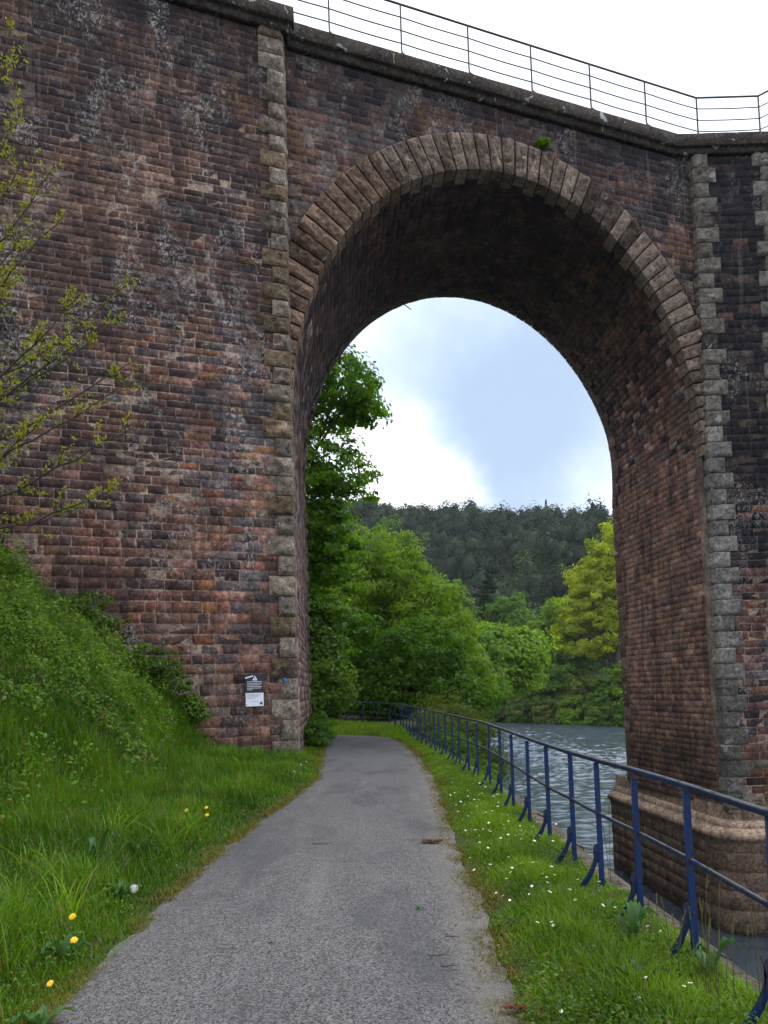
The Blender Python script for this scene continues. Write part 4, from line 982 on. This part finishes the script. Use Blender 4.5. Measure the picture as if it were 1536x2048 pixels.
# plantain / tall seed stems by the fence and the left verge
g = Geo()
def stems(name, label, cat, pts):
    g = Geo()
    for (x, y, h_, lx, ly) in pts:
        z_ = float(gz(x, y)); s_ = np.linspace(0, 1, 7); P = np.stack([x+lx*s_**2, y+ly*s_**2, z_+h_*s_], -1); g.tube(P, np.linspace(.0028, .0014, 7), 4, col=(.4, 0, 0)); g.tube(P[-2:]+np.array([0, 0, .01]), [.005, .003], 5, col=(.9, 0, 0))
    return tag(g.build(name, M_DRY), label, cat)
M_DRY = leafmat('seed_stem', (.07, .10, .03), (.13, .11, .05), .2, .3)
stems('tall_weed', 'tall thin weed stems rising beside the fourth fence post', 'weed plant', [(1.72, 5.98, .62, .02, .01), (1.70, 5.95, .45, -.03, 0)])
stems('seeding_grass', 'seeding grass stalks by the nearest fence post', 'weed plant', [(1.66+rng.uniform(-.2, .12), 3.9+rng.uniform(-.5, .5), rng.uniform(.25, .42), rng.uniform(-.06, .06), rng.uniform(-.05, .05)) for _ in range(26)])
for q_ in [(-1.95, 4.5, .26, .04, 0), (-1.90, 4.2, .22, .05, 0), (-2.05, 4.6, .24, .03, .02), (-1.86, 4.75, .24, .02, 0)]:
    stems('plantain_stalk', 'dark plantain stalk beside the two large dandelions', 'weed plant', [q_])['group'] = 'plantain stalks by the dandelions'
# litter on the path
M_BROWN = leafmat('dead_leaf', (.09, .04, .015), (.16, .08, .03), .15, .3)
def twig(name, P, L, an, label, col=(.10, .075, .05), r=.0035):
    g = Geo(); s_ = np.linspace(-.5, .5, 6); P = V3(*P); pts = P+np.stack([np.cos(an)*L*s_, np.sin(an)*L*s_+.01*np.sin(s_*7), .006+np.zeros(6)], -1); pts[:, 2] += .03
    g.tube(pts, [r, r, r*.9, r*.8, r*.7, r*.5], 5); tag(g.build(name, M_TWIG), label, 'twig')
twig('twig', (.268, 4.435, .02), .13, -.1, 'upper dark twig near the right edge of the path foreground')
twig('twig', (.311, 4.266, .02), .10, .02, 'lower dark twig near the right edge of the path foreground')
twig('twig', (-.686, 7.715, .02), .20, -.03, 'thin twig lying left of the path centre')
twig('twig', (.37, 4.75, .02), .09, -.35, 'tiny pale twig close to the right verge edge')
def litterleaf(name, P, n_, size, mat, label, cat, spread):
    P = V3(*P); C = P+np.clip(rng.normal(size=(n_, 3)), -1.4, 1.4)*np.array([spread, spread*.5, .004])+np.array([0, 0, .052])
    tag(leaves(C, rng.uniform(.5, 1.1, n_)*size, name, mat, nrm=rng.normal(size=(n_, 3))*.35+np.array([0, 0, 1.])), label, cat)
n8 = 420; y = 2.7+17*rng.random(n8)**1.6; sd = rng.random(n8) < .68; x = np.where(sd, XR(y)-.04-np.abs(rng.normal(0, .16, n8)), XL(y)+.05+np.abs(rng.normal(0, .14, n8))); fr = (x-XL(y))/(XR(y)-XL(y))
tag(leaves(np.stack([x, y, .026+.03*np.sin(np.pi*np.clip(fr, 0, 1))], -1), rng.uniform(.004, .013, n8), 'path_litter', M_BROWN, nrm=rng.normal(size=(n8, 3))*.3+np.array([0, 0, 1.])), 'grit and scraps of dead leaf gathered along the path edges', 'litter', kind='stuff')
litterleaf('fallen_leaf', (-.762, 4.747, 0), 4, .022, M_DOCK, 'green leaf scrap on the path, left of centre', 'leaf', .015)
litterleaf('fallen_leaf', (.19, 5.403, 0), 5, .024, M_DOCK, 'green leaf scrap on the path, right of centre', 'leaf', .018)
litterleaf('dead_leaf_pile', (.43, 7.70, 0), 110, .026, M_BROWN, 'small patch of brown dead leaves at the right path edge', 'leaves', .065)
litterleaf('dead_leaf_pile', (.58, 3.72, 0), 45, .019, M_BROWN, 'brown litter along the right path edge in the foreground', 'leaves', .035)
HAZE = .00011

# ------------------------------------------------------------------ trees
def lf(name, ca, cb, tr=.4, var=.4): return leafmat(name, ca, cb, tr, var)
M_T = dict(dark=lf('dark_maple_leaf', (.040, .115, .004), (.140, .290, .012), .55), willow=lf('willow_leaf', (.090, .175, .006), (.220, .350, .018), .5), bright=lf('bright_spring_leaf', (.070, .155, .006), (.210, .350, .018), .5),
    yellow=lf('yellow_poplar_leaf', (.190, .260, .004), (.400, .450, .010), .55), deep=lf('deep_green_leaf', (.030, .095, .004), (.105, .230, .010), .45), olive=lf('olive_leaf', (.065, .095, .012), (.160, .210, .030), .45),
    pine=lf('pine_needles', (.009, .020, .010), (.046, .074, .030), .15, .6), fir=lf('fir_needles', (.018, .045, .022), (.050, .090, .045), .15), bud=lf('young_leaf', (.17, .20, .010), (.36, .35, .025), .45, .3), mid=lf('mid_green_leaf', (.050, .120, .010), (.140, .245, .024), .5))
def crown_points(ells, n, clump, shell=.5, flat=1.0):
    """leaf positions: clumps on a noisy ellipsoid shell, leaves scattered in each clump"""
    out = []; tn = []; nm = []
    for (cx, cy, cz, rx, ry, rz, share) in ells:
        k = max(8, int(n*share)); nc = max(6, int(k/60))
        v = rng.normal(size=(nc, 3)); v /= np.linalg.norm(v, axis=1)[:, None]; v[:, 2] = np.where(v[:, 2] < -.5, v[:, 2]*.5, v[:, 2])
        r = shell+(1-shell)*rng.random(nc)**.6; r *= .78+.5*(fbm(v[:, 0]*2+cx, v[:, 1]*2+cy, v[:, 2]*2+5, 3))
        cc = v*r[:, None]*np.array([rx, ry, rz])+np.array([cx, cy, cz]); cs = clump*rng.uniform(.5, 1.5, nc); ct = np.clip(.5+rng.normal(0, .22, nc), 0, 1)
        idx = rng.integers(0, nc, k); q = rng.normal(size=(k, 3)); q /= np.linalg.norm(q, axis=1)[:, None]; q *= rng.random((k, 1))**.5
        P = cc[idx]+q*cs[idx][:, None]*np.array([1.15, 1.15, .62*flat]); out.append(P); nm.append(q*1.1+v[idx]*.8+rng.normal(size=(k, 3))*.55+np.array([0, 0, .45])); tn.append(np.clip(ct[idx]+rng.normal(0, .2, k), 0, 1))
    return np.concatenate(out), np.concatenate(tn), np.concatenate(nm)
def tree(name, base, ells, n, leaf, clump, mat, label, cat='tree', trunk=.2, limbs=10, group=None, shell=.5, flat=1.0, upb=.8, asp=.55, stems_=1, bark=None, limbvis=1.0, droop=0.0):
    base = V3(*base); root = tag(empty(name, tuple(base)), label, cat, group)
    E_ = [(base[0]+a, base[1]+b, base[2]+c, *r) for a, b, c, *r in ells]
    P, tn, NM = crown_points(E_, n, clump, shell, flat)
    leaves(P, leaf*rng.uniform(.6, 1.25, len(P)), 'crown', mat, tint=tn, upb=upb, asp=asp, parent=root, nrm=NM, droop=droop)
    g = Geo(); top = max(E_, key=lambda q: q[2])
    for s_ in range(stems_):
        off = rng.normal(size=3)*np.array([1, 1, 0])*trunk*(3 if stems_ > 1 else 0); tgt = np.array(top[:3])+rng.normal(size=3)*np.array(top[3:6])*(.35 if stems_ > 1 else .05)
        q = np.linspace(0, 1, 9)[:, None]; bend = rng.normal(size=3)*trunk*2.0; bend[2] = 0
        pts = (base+off)*(1-q)+tgt*q+bend*np.sin(q*3.1); g.tube(pts, trunk*np.linspace(1, .22, 9)/(1 if stems_ == 1 else 1.4), 7)
        for k in range(limbs):
            f = rng.uniform(.25, .95); st = pts[0]*(1-f)+pts[-1]*f; el = E_[rng.integers(len(E_))]; v = rng.normal(size=3); v /= np.linalg.norm(v); v[2] = abs(v[2])*.6
            en = np.array(el[:3])+v*np.array(el[3:6])*.85*limbvis; q2 = np.linspace(0, 1, 6)[:, None]; g.tube(st*(1-q2)+en*q2+V3(0, 0, 1)*(np.sin(q2*3.1)*.06*np.linalg.norm(en-st)), trunk*(1-.7*f)*.5*np.linspace(1, .2, 6)/(1 if stems_ == 1 else 1.4), 5)
    o = g.build('trunk', bark or M_BARK, None, True); o.parent = root; o.matrix_parent_inverse = Matrix.Translation(-Vector(root.location))
    return root
# big dark tree just behind the left pier
tree('broadleaf_tree', (-5.0, 34, 0), [(0, 0, 8.2, 3.9, 4, 4.5, .32), (1.6, -1, 11.0, 3.3, 3.5, 1.9, .16), (2.1, -1, 14.8, 3.4, 3, 2.1, .22), (.9, -1, 8.2, 3.7, 3, 1.8, .16), (.4, 0, 4, 3.6, 3.6, 3.2, .14)], 50000, .14, .62, M_T['dark'], 'tall dark green tree rising behind the left pier, seen against the sky', trunk=.35, limbs=16, shell=.35, flat=.45, upb=1.4)
# the mass of willows round the bend
tree('willow_tree', (-1.2, 47, 0), [(0, 0, 8.0, 4.2, 4, 4.0, .5), (-2, 0, 5.0, 4.2, 4, 4.2, .3), (1.6, 0, 5, 3.6, 3.5, 4, .2)], 52000, .17, .62, M_T['willow'], 'large pale green willow with visible stems beyond the bend of the path', trunk=.20, limbs=9, shell=.3, stems_=7, upb=.6, asp=.34, droop=-1.3, limbvis=1.12)
tree('willow_tree', (2.9, 45, 0), [(-.2, 0, 5.0, 2.6, 2.8, 2.9, .5), (.4, -.5, 2.2, 3.0, 3, 3.0, .5)], 40000, .16, .58, M_T['willow'], 'rounded green willow to the right of the large willow, above the fence', trunk=.18, limbs=9, shell=.3, stems_=5, upb=.6, asp=.34, droop=-1.3, limbvis=1.12)
tree('hazel_bush', (-3.6, 41, 0), [(0, 0, 1.3, 3.4, 2, 2.2, .5), (1.0, 0, 3.6, 2.9, 2, 2.6, .3), (-3.0, .5, 1.6, 3.0, 2, 2.4, .2)], 30000, .13, .6, M_T['deep'], 'dark shady bush behind the far left end of the fence', 'bush', trunk=.12, limbs=8, shell=.3, stems_=5)
tree('hazel_bush', (1.2, 39.5, 0), [(0, 0, 1.2, 3.2, 2, 2.0, .5), (.6, 0, 3.0, 3.0, 2, 2.4, .3), (2.4, -.5, 1.0, 2.4, 2.2, 2.0, .2)], 32000, .12, .6, M_T['deep'], 'dense dark bush where the fence bends at the end of the path', 'bush', trunk=.12, limbs=8, shell=.3, stems_=5)
tree('willow_bush', (2.6, 31, -4.0), [(0, 0, 3.0, 1.7, 2.4, 2.5, .5), (1.0, .5, 2.6, 1.3, 2, 1.7, .3), (-.8, -2.0, 2.6, 1.1, 2, 2.2, .2)], 34000, .09, .45, M_T['olive'], 'pale willow bush leaning over the water beside the fence', 'bush', trunk=.10, limbs=10, shell=.3, stems_=5, asp=.38, droop=-.9)
tree('willow_bush', (2.1, 24.5, -3.6), [(0, 0, 2.2, .9, 3.0, 1.9, .6), (.4, -3.0, 1.6, .7, 1.6, 1.6, .4)], 16000, .07, .35, M_T['mid'], 'low green bush growing from the river wall below the far fence posts', 'bush', trunk=.06, limbs=8, shell=.3, stems_=4)
tree('laurel_bush', (-1.95, 21.6, 0), [(0, 0, .35, .38, 1.4, .45, .6), (-.1, 1.2, .45, .3, 1.0, .5, .4)], 9000, .05, .18, M_T['deep'], 'low leafy bush at the foot of the left pier beside the path', 'bush', trunk=.02, limbs=8, shell=.2, stems_=3)
# middle distance on both banks
tree('alder_tree', (13.4, 88, -2), [(0, 0, 5, 4.2, 4, 4.6, .5), (-1.4, 0, 8.4, 2.8, 3, 2.4, .25), (2.6, 0, 7.2, 3.0, 3, 2.8, .25)], 22000, .30, 1.3, M_T['bright'], 'bright green tree on the near bank, right of the willows', trunk=.3, limbs=10, shell=.4)
tree('alder_tree', (9.2, 78, -2), [(0, 0, 4.5, 3.2, 3, 4.2, .6), (-.6, 0, 7.2, 2.2, 2.5, 2.2, .4)], 18000, .26, 1.2, M_T['mid'], 'dull green tree between the willows and the bright bank tree', trunk=.3, limbs=10, shell=.4)
spec = [  # x, y, height, halfwidth, mat, label, leaves
 (22.0, 163, 15, 6.5, 'bright', 'leafy green tree on the far bank left of the poplar', 'oak_tree'),
 (29, 172, 25, 6.5, 'mid', 'thin greyish green tree on the far bank with stems showing', 'ash_tree'),
 (16.0, 185, 31, 7.0, 'mid', 'pale green tree on the slope above the far bank', 'oak_tree'),
 (8, 200, 38, 8.5, 'bright', 'light green tree just left of the conifer', 'oak_tree'),
 (0, 205, 35, 8, 'mid', 'green tree at the foot of the wooded hill, above the willows', 'oak_tree'),
 (46.5, 158, 29, 6.5, 'deep', 'dark green tree on the far bank close beside the river pier', 'oak_tree'),
 (33, 190, 21, 7, 'bright', 'light green tree below the dark pines in the gap by the poplar', 'oak_tree'),
 (37.0, 160, 21, 6.0, 'bright', 'fresh green tree on the far bank touching the left side of the yellow-green poplar', 'ash_tree'),
 (54, 175, 33, 8, 'mid', 'mid green tree on the far bank hidden partly by the river pier', 'oak_tree'),
]
for x, y, h_, r, mt, lb, nm in spec:
    b = float(hz(x, y)); zz_ = h_
    tree(nm, (x, y, b), [(0, 0, h_*.62, r, r, h_*.36, .45), (-r*.35, 0, h_*.42, r*.85, r, h_*.32, .3), (r*.4, 0, h_*.48, r*.8, r, h_*.30, .25)], 15000, .48, r*.24, M_T[mt], lb, trunk=.4, limbs=8, shell=.45)
tree('poplar_tree', (44.0, 146, -4), [(-1.0, 0, 21, 8.0, 8, 8, .34), (-4.2, 0, 15, 6.5, 7, 7.5, .26), (2.5, 0, 30, 5.5, 6, 7, .24), (-2.2, 0, 25, 5.5, 6, 5.5, .16)], 30000, .36, 1.15, M_T['yellow'], 'tall yellow-green tree with dark limbs beside the river pier', trunk=.75, limbs=30, shell=.45, upb=.3)
bush = [(28.5,153,7.5,4,'olive','olive scrub on the far bank at the left end of the water'),(33,148.5,9.5,4.5,'mid','rounded green shrub at the water line below the ash'),(37.5,141,8.5,4,'olive','brownish scrub with bare twigs on the far river bank'),(42,135.5,9,4.5,'deep','dark shrub overhanging the river nearest the pier'),(45,131,11,5,'bright','bright green shrub on the far bank against the river pier'),(24,158,9,4,'deep','dark shrub on the far bank behind the leaning willow bush'),(37,151,15,5,'mid','leafy green shrub higher up the far bank'),(30,159,15,5,'bright','bright shrub standing behind the water-line scrub')]
for x, y, h_, r, mt, lb in bush:
    b = float(hz(x, y)); tree('bank_shrub', (x, y, b-.3), [(0, 0, h_*.5, r, r*.9, h_*.5, .6), (rng.uniform(-1, 1), 0, h_*.3, r*1.15, r, h_*.35, .4)], 9000, .36, .9, M_T[mt], lb, 'shrub', trunk=.15, limbs=6, shell=.4, stems_=3)
for x, y, h_, r, mt, lb in ((27.5, 152.5, 5.5, 3.2, 'mid', 'low overhanging shrub at the left end of the far water line'), (31.5, 146, 5, 3.2, 'olive', 'low olive shrub trailing into the river left of the driftwood'), (35.5, 139.5, 5.5, 3.4, 'bright', 'low bright shrub trailing into the river by the driftwood'), (39.3, 133.5, 5.5, 3.4, 'mid', 'low green shrub trailing into the river near the pier'), (43, 127.5, 6, 3.6, 'deep', 'low dark shrub trailing into the river behind the pier edge')):
    tree('bank_shrub', (x, y, -5.8), [(0, 0, h_*.36, r, r*.8, h_*.55, .7), (rng.uniform(-1, 1), -.6, h_*.1, r*1.1, r*.7, h_*.3, .3)], 8000, .32, .8, M_T[mt], lb, 'shrub', trunk=.12, limbs=6, shell=.4, stems_=3)
tree('hazel_bush', (-3.1, 32.5, 0), [(0, 0, 2.0, 1.7, 1.5, 2.4, .6), (-.4, 0, 4.2, 1.7, 1.5, 2.0, .4)], 22000, .11, .5, M_T['mid'], 'leafy green bush close behind the left pier under the tall tree', 'bush', trunk=.08, limbs=8, shell=.3, stems_=4)
# driftwood at the far water line
for x, y, L, an, lb in ((36, 139.6, 3.4, .5, 'pale driftwood branch on the far river bank'), (40.5, 132.3, 3.0, -.2, 'low fallen branch at the far water line near the pier')):
    g = Geo(); s_ = np.linspace(0, 1, 7); g.tube(np.stack([x+L*s_*math.cos(an), y+0*s_, -6.1+L*s_*math.sin(abs(an))*.6+.2*np.sin(s_*5)], -1), np.linspace(.14, .05, 7), 6); tag(g.build('driftwood', plain('bleached_wood', (.18, .15, .12), .9)), lb, 'driftwood')
# conifer
def conifer(x, y, b, h_, r, label, n=9000):
    root = tag(empty('fir_tree', (x, y, b)), label, 'tree'); g = Geo(); g.tube([(x, y, b), (x, y, b+h_)], [.35, .05], 7); o = g.build('trunk', M_BARK); o.parent = root; o.matrix_parent_inverse = Matrix.Translation(-Vector(root.location))
    C = []; T_ = []; N_ = []
    for k in range(130):
        f = rng.random()**.8; z_ = b+h_*(.12+.88*(1-f)*.98); L = r*(.08+.95*f)*rng.uniform(.7, 1.1); a = rng.uniform(0, 6.283); m_n = int(n/130); s_ = rng.random(m_n)**.7
        wv = (rng.random(m_n)-.5)*.55*L*(1-s_*.6); C.append(np.stack([x+np.cos(a)*L*s_-np.sin(a)*wv, y+np.sin(a)*L*s_+np.cos(a)*wv, z_-.18*L*s_+.22*L*s_**3+rng.normal(0, .10, m_n)], -1)); T_.append(np.clip(s_*.8+rng.normal(0, .2, m_n), 0, 1)); N_.append(rng.normal(size=(m_n, 3))*.3+np.array([0, 0, 1.]))
    leaves(np.concatenate(C), rng.uniform(.25, .5, n//130*130), 'foliage', M_T['fir'], nrm=np.concatenate(N_), tint=np.concatenate(T_), parent=root)
conifer(25.0, 176, float(hz(25.0, 176)), 32, 8, 'layered blue-green fir standing in front of the pine hill', 14000)
conifer(31, 184, float(hz(31, 184)), 25, 7, 'smaller fir on the right of the layered fir', 8000)
# pine wood on the hill
C = []; T_ = []; S_ = []; NP_ = []; g = Geo(); gb_ = Geo()
k = 0
PX = rng.uniform(-90, 200, 5200); PY = rng.uniform(215, 470, 5200); taken = {}
for x, y in zip(PX, PY):
    if x > .62*y or x < -.30*y: continue
    key = (int(x//6.2), int(y//7.0))
    if key in taken: continue
    taken[key] = 1; b = float(hz(x, y)); h_ = rng.uniform(9, 19)*(1 if rng.random() > .06 else 1.25); r = rng.uniform(2.6, 5.2); n_ = 230 if y < 330 else 190
    if rng.random() < .05 and y > 330: # a spiky one
        f = rng.random(n_); a = rng.uniform(0, 6.28, n_); P = np.stack([x+np.cos(a)*f*r*.7, y+np.sin(a)*f*r*.7, b+h_*1.15*(1-f*.8)], -1); v = np.stack([np.cos(a), np.sin(a), .5+0*a], -1)
    else:
        v = rng.normal(size=(n_, 3)); v /= np.linalg.norm(v, axis=1)[:, None]; v *= (.62+.42*rng.random((n_, 1))); v[:, 2] = np.where(v[:, 2] < -.4, -.4, v[:, 2]); j = rng.normal(size=3)*.12
        P = np.array([x, y, b+h_*.72])+v*np.array([r, r, h_*.34])*(1+j)*(.8+.5*fbm(v[:, 0]*2+x, v[:, 1]*2, v[:, 2]*2+3, 2))[:, None]
    C.append(P); NP_.append(v*1.5+rng.normal(size=(n_, 3))*.28+np.array([0, 0, .25])); tb_ = rng.uniform(.0, .9)*rng.uniform(.2, 1); T_.append(np.clip(tb_+rng.normal(0, .16, n_), 0, 1))
    ua, va = np.meshgrid(np.linspace(0, 2*math.pi, 15), np.linspace(-.45*math.pi, .5*math.pi, 9), indexing='ij'); sv_ = np.stack([np.cos(ua)*np.cos(va), np.sin(ua)*np.cos(va), np.sin(va)], -1)
    rr_ = .16+.95*fbm(sv_[..., 0]*3.2+x, sv_[..., 1]*3.2+y, sv_[..., 2]*3.2+4, 4)**1.2; gb_.grid(np.array([x, y, b+h_*.70])+sv_*rr_[..., None]*np.array([r, r, h_*.34]), (tb_, rng.random(), 0)); S_.append(rng.uniform(.40, .70, n_)*(1 if y < 330 else 1.15)); k += 1
    if y < 300: g.tube([(x, y, b), (x, y, b+h_*.8)], [.28, .12], 4, cap=False)
tag(leaves(np.concatenate(C), np.concatenate(S_), 'pine_wood', M_T['pine'], nrm=np.concatenate(NP_), tint=np.concatenate(T_), asp=.7), 'dark pine wood covering the hill beyond the river', 'wood', kind='stuff')
tag(gb_.build('pine_crowns', M_T['pine']), 'rounded dark crowns of the pine wood covering the far hill', 'wood', kind='stuff')
tag(g.build('pine_trunks', M_BARK), 'thin trunks of the pine wood on the hill', 'wood', kind='stuff')
# young lighter trees scattered at the hill's foot, one mass
C = []; T_ = []; S_ = []
for _ in range(150):
    x, y = rng.uniform(-50, 120), 200+95*rng.random()**1.8; 
    if riv_sd(np.array(x), np.array(y)) < 4: continue
    b = float(hz(x, y)); h_ = rng.uniform(9, 16); r = rng.uniform(3, 5); n_ = 260; v = rng.normal(size=(n_, 3)); v /= np.linalg.norm(v, axis=1)[:, None]; v *= .5+.5*rng.random((n_, 1))
    P = np.array([x, y, b+h_*.55])+v*np.array([r, r, h_*.45]); C.append(P); T_.append(np.clip(rng.uniform(.1, .8)+.3*v[:, 2], 0, 1)); S_.append(v*1.2+rng.normal(size=(n_, 3))*.4+np.array([0, 0, .3]))
tag(leaves(np.concatenate(C), .55, 'hill_foot_wood', M_T['mid'], nrm=np.concatenate(S_), tint=np.concatenate(T_)), 'band of young green woodland at the foot of the pine hill', 'wood', kind='stuff')

# sapling whose twigs hang into the left of the picture, in front of the pier
def spray_tree():
    bx, by = -7.6, 11.2; bz = float(gz(bx, by)); root = tag(empty('budding_tree', (bx, by, bz)), 'thin-branched tree in yellow-green bud on the left bank before the pier', 'tree')
    g = Geo(); C = []; T_ = []
    tops = np.array([(bx, by, bz-.2), (bx+.1, by, bz+1.5), (bx+.05, by+.1, bz+4), (bx+.3, by, bz+7), (bx+.2, by, bz+9.5)]); g.tube(tops, [.11, .09, .075, .05, .02], 8)
    def px(x, y, Y):
        dd = fwd+(x-768)/F*Rv-(y-1288)/F*Uv; tq = Y/dd[1]; return V3(0, 0, H)+tq*dd
    ends = [((270,560),11.4,1.0),((300,690),11.0,.9),((255,760),11.6,1),((275,850),10.8,1.0),((250,965),11.2,1),((235,640),11.8,.8),((110,330),11.0,1.6),((60,195),11.3,1.3),((40,40),11.6,1.2),((135,420),11.5,1.5),((160,590),10.7,1.3),((60,300),10.6,1.4),((30,520),11.9,1.3),((180,1010),11.9,.9),((90,830),10.5,1.1),((45,470),11.1,1.8),((240,620),11.3,.9),((20,110),10.8,1.3)]
    for (e_, Y, dens) in ends:
        en = px(e_[0], e_[1], Y); f = np.clip((en[2]-bz)/11-.12, .06, .85); stz = bz+f*8.5-.2; st = V3(bx+.1, by, stz-.6*f)
        q = np.linspace(0, 1, 14)[:, None]; sag = -.30*rng.uniform(.6, 1.2); pts = st*(1-q)+en*q+V3(0, 0, sag)*np.sin(q*3.14); pts[1:-1] += rng.normal(size=(12, 3))*.025
        g.tube(pts, np.linspace(.034, .006, 14), 5)
        for k in range(int(21*dens)):
            f2 = rng.uniform(.22, 1.0); i = f2*13; a0 = pts[int(i)]; dr = (en-st)/np.linalg.norm(en-st)+rng.normal(size=3)*.45; dr /= np.linalg.norm(dr); L = rng.uniform(.2, .75)*(1.15-f2*.6)
            tw = a0+dr*L*np.linspace(0, 1, 5)[:, None]+V3(0, 0, .08)*np.linspace(0, 1, 5)[:, None]**2; g.tube(tw, np.linspace(.0065, .003, 5), 4, cap=False)
            for s_ in (.35, .6, .8, 1.0):
                p = tw[0]*(1-s_)+tw[-1]*s_; m2 = rng.integers(2, 5); 
                for _ in range(m2): C.append(p+rng.normal(size=3)*.028+V3(0, 0, -.01)); T_.append(rng.random())
    o = g.build('branches', M_TWIG); o.parent = root; o.matrix_parent_inverse = Matrix.Translation(-Vector(root.location))
    C = np.array(C); leaves(C, rng.uniform(.026, .052, len(C)), 'young_leaves', M_T['bud'], tint=np.array(T_), asp=.42, upb=.3, parent=root, droop=.5)
spray_tree()
for (x, y, r, h_, lb) in ((-5.15, 16.35, .75, .85, 'leafy elder bush against the wall just above the lower end of the bank'), (-6.6, 15.7, .85, .7, 'bramble bush against the wall higher up the left bank'), (-4.55, 16.7, .45, .5, 'small nettle clump against the wall at the toe of the bank')):
    z_ = float(gz(x, y)); tree('wall_bush', (x, y, z_), [(0, 0, h_*.5, r, r*.6, h_*.75, .7), (r*.5, 0, h_*.2, r*.8, r*.5, h_*.55, .3)], 5200, .038, .17, M_NETT, lb, 'bush', trunk=.02, limbs=8, shell=.25, stems_=4)
# fern tuft on the ring
P = face(6.35, 17.22, .12); q = np.clip(rng.normal(size=(260, 3)), -1.5, 1.5)*np.array([.10, .06, .06])+P+V3(0, 0, .05)
tag(leaves(q, rng.uniform(.05, .09, 260), 'moss_tuft', M_T['bright'], tint=rng.random(260)*.6), 'small green moss tuft growing on top of the arch ring', 'moss')
an = np.linspace(0, 2*math.pi, 13); ph = np.linspace(-.5*math.pi, .5*math.pi, 7)
# overhead cables
def cable(p0, p1, sag, label):
    q = np.linspace(0, 1, 30)[:, None]; g = Geo(); P = V3(*p0)*(1-q)+V3(*p1)*q-V3(0, 0, sag)*np.sin(q*math.pi); g.tube(P, .009, 5); tag(g.build('overhead_cable', M_CABLE), label, 'cable')
M_CABLE = plain('grey_cable', (.32, .32, .33), .6, 0, .1)
def pxp(x, y, Y): dd = fwd+(x-768)/F*Rv-(y-1288)/F*Uv; tq = Y/dd[1]; return V3(0, 0, H)+tq*dd
cable(pxp(700, -130, 36), pxp(1700, 208, 44), 0, 'lower thin overhead cable crossing the white sky')
cable(pxp(1000, -80, 36), pxp(1750, 120, 44), 0, 'upper thin overhead cable crossing the white sky')

# ------------------------------------------------------------------ damp air
g = Geo(); g.box((-750, -150, -9.5), (1700, 0, 0), (0, 1100, 0), (0, 0, 140)); mh, nth = newmat('damp_air'); nh = N(nth)
pv = nh('ShaderNodeVolumePrincipled'); pv.inputs['Color'].default_value = (.80, .88, .95, 1); pv.inputs['Density'].default_value = HAZE; pv.inputs['Anisotropy'].default_value = .2
oh = nh('ShaderNodeOutputMaterial'); nh.link(pv.outputs[0], oh.inputs['Volume']); tag(g.build('haze', mh), 'thin pale haze filling the valley', 'haze', kind='stuff')
# ------------------------------------------------------------------ light
SUN_EL, SUN_AZ = math.radians(58), math.radians(80)      # azimuth from +Y towards +X
wd_ = bpy.data.worlds.new('World'); sc.world = wd_; wd_.use_nodes = True; nt = wd_.node_tree; nt.nodes.clear(); n = N(nt)
sky = n('ShaderNodeTexSky'); sky.sky_type = 'NISHITA'; sky.sun_disc = False; sky.sun_elevation = SUN_EL; sky.sun_rotation = SUN_AZ; sky.dust_density = 2.0; sky.air_density = 1.2
tc = n('ShaderNodeTexCoord').outputs['Generated']
nz1 = n.noise(1.6, 6, .6, vec=tc, dist=.3); nz2 = n.noise(4.5, 5, .6, vec=tc)
def blob(vec, r0, r1):
    v = Vector(vec).normalized(); vm = n('ShaderNodeVectorMath', operation='DISTANCE'); n.link(tc, vm.inputs[0]); vm.inputs[1].default_value = v
    return n.step(n.math('ADD', vm.outputs['Value'], n.math('MULTIPLY', n.math('SUBTRACT', nz2, .5), .30)), r1, r0)
cloud = n.mix(n.step(nz1, .40, .62), (12.6, 12.8, 13.2), (9.6, 10.6, 12.6))
cloud = n.mix(blob((.18, 1, .37), .06, .36), cloud, (3.6, 4.7, 6.3))
cloud = n.mix(blob((.02, 1, .29), .01, .14), cloud, (13.5, 13.8, 14.0))
col = n.mix(n.step(n.noise(2.2, 5, .6, vec=tc), .70, .80), cloud, sky.outputs[0])
bg = n('ShaderNodeBackground'); n.link(col, bg.inputs[0]); bg.inputs[1].default_value = .1
ow = n('ShaderNodeOutputWorld'); n.link(bg.outputs[0], ow.inputs[0])
sl_ = bpy.data.lights.new('sun', 'SUN'); sl_.energy = 1.7; sl_.angle = math.radians(22); sl_.color = (1, .97, .92); so_ = bpy.data.objects.new('sun', sl_); COL.objects.link(so_)
dv = Vector((math.sin(SUN_AZ)*math.cos(SUN_EL), math.cos(SUN_AZ)*math.cos(SUN_EL), math.sin(SUN_EL))); so_.rotation_euler = dv.to_track_quat('Z', 'Y').to_euler(); so_.location = (20, 20, 60)
vs = sc.view_settings; sc.display_settings.display_device = 'sRGB'; vs.view_transform = 'Standard'; vs.look = 'None'; vs.exposure = 0.6; vs.gamma = 1.0; vs.use_curve_mapping = False
sc.cycles.max_bounces = 6; sc.cycles.diffuse_bounces = 3; sc.cycles.use_denoising = True
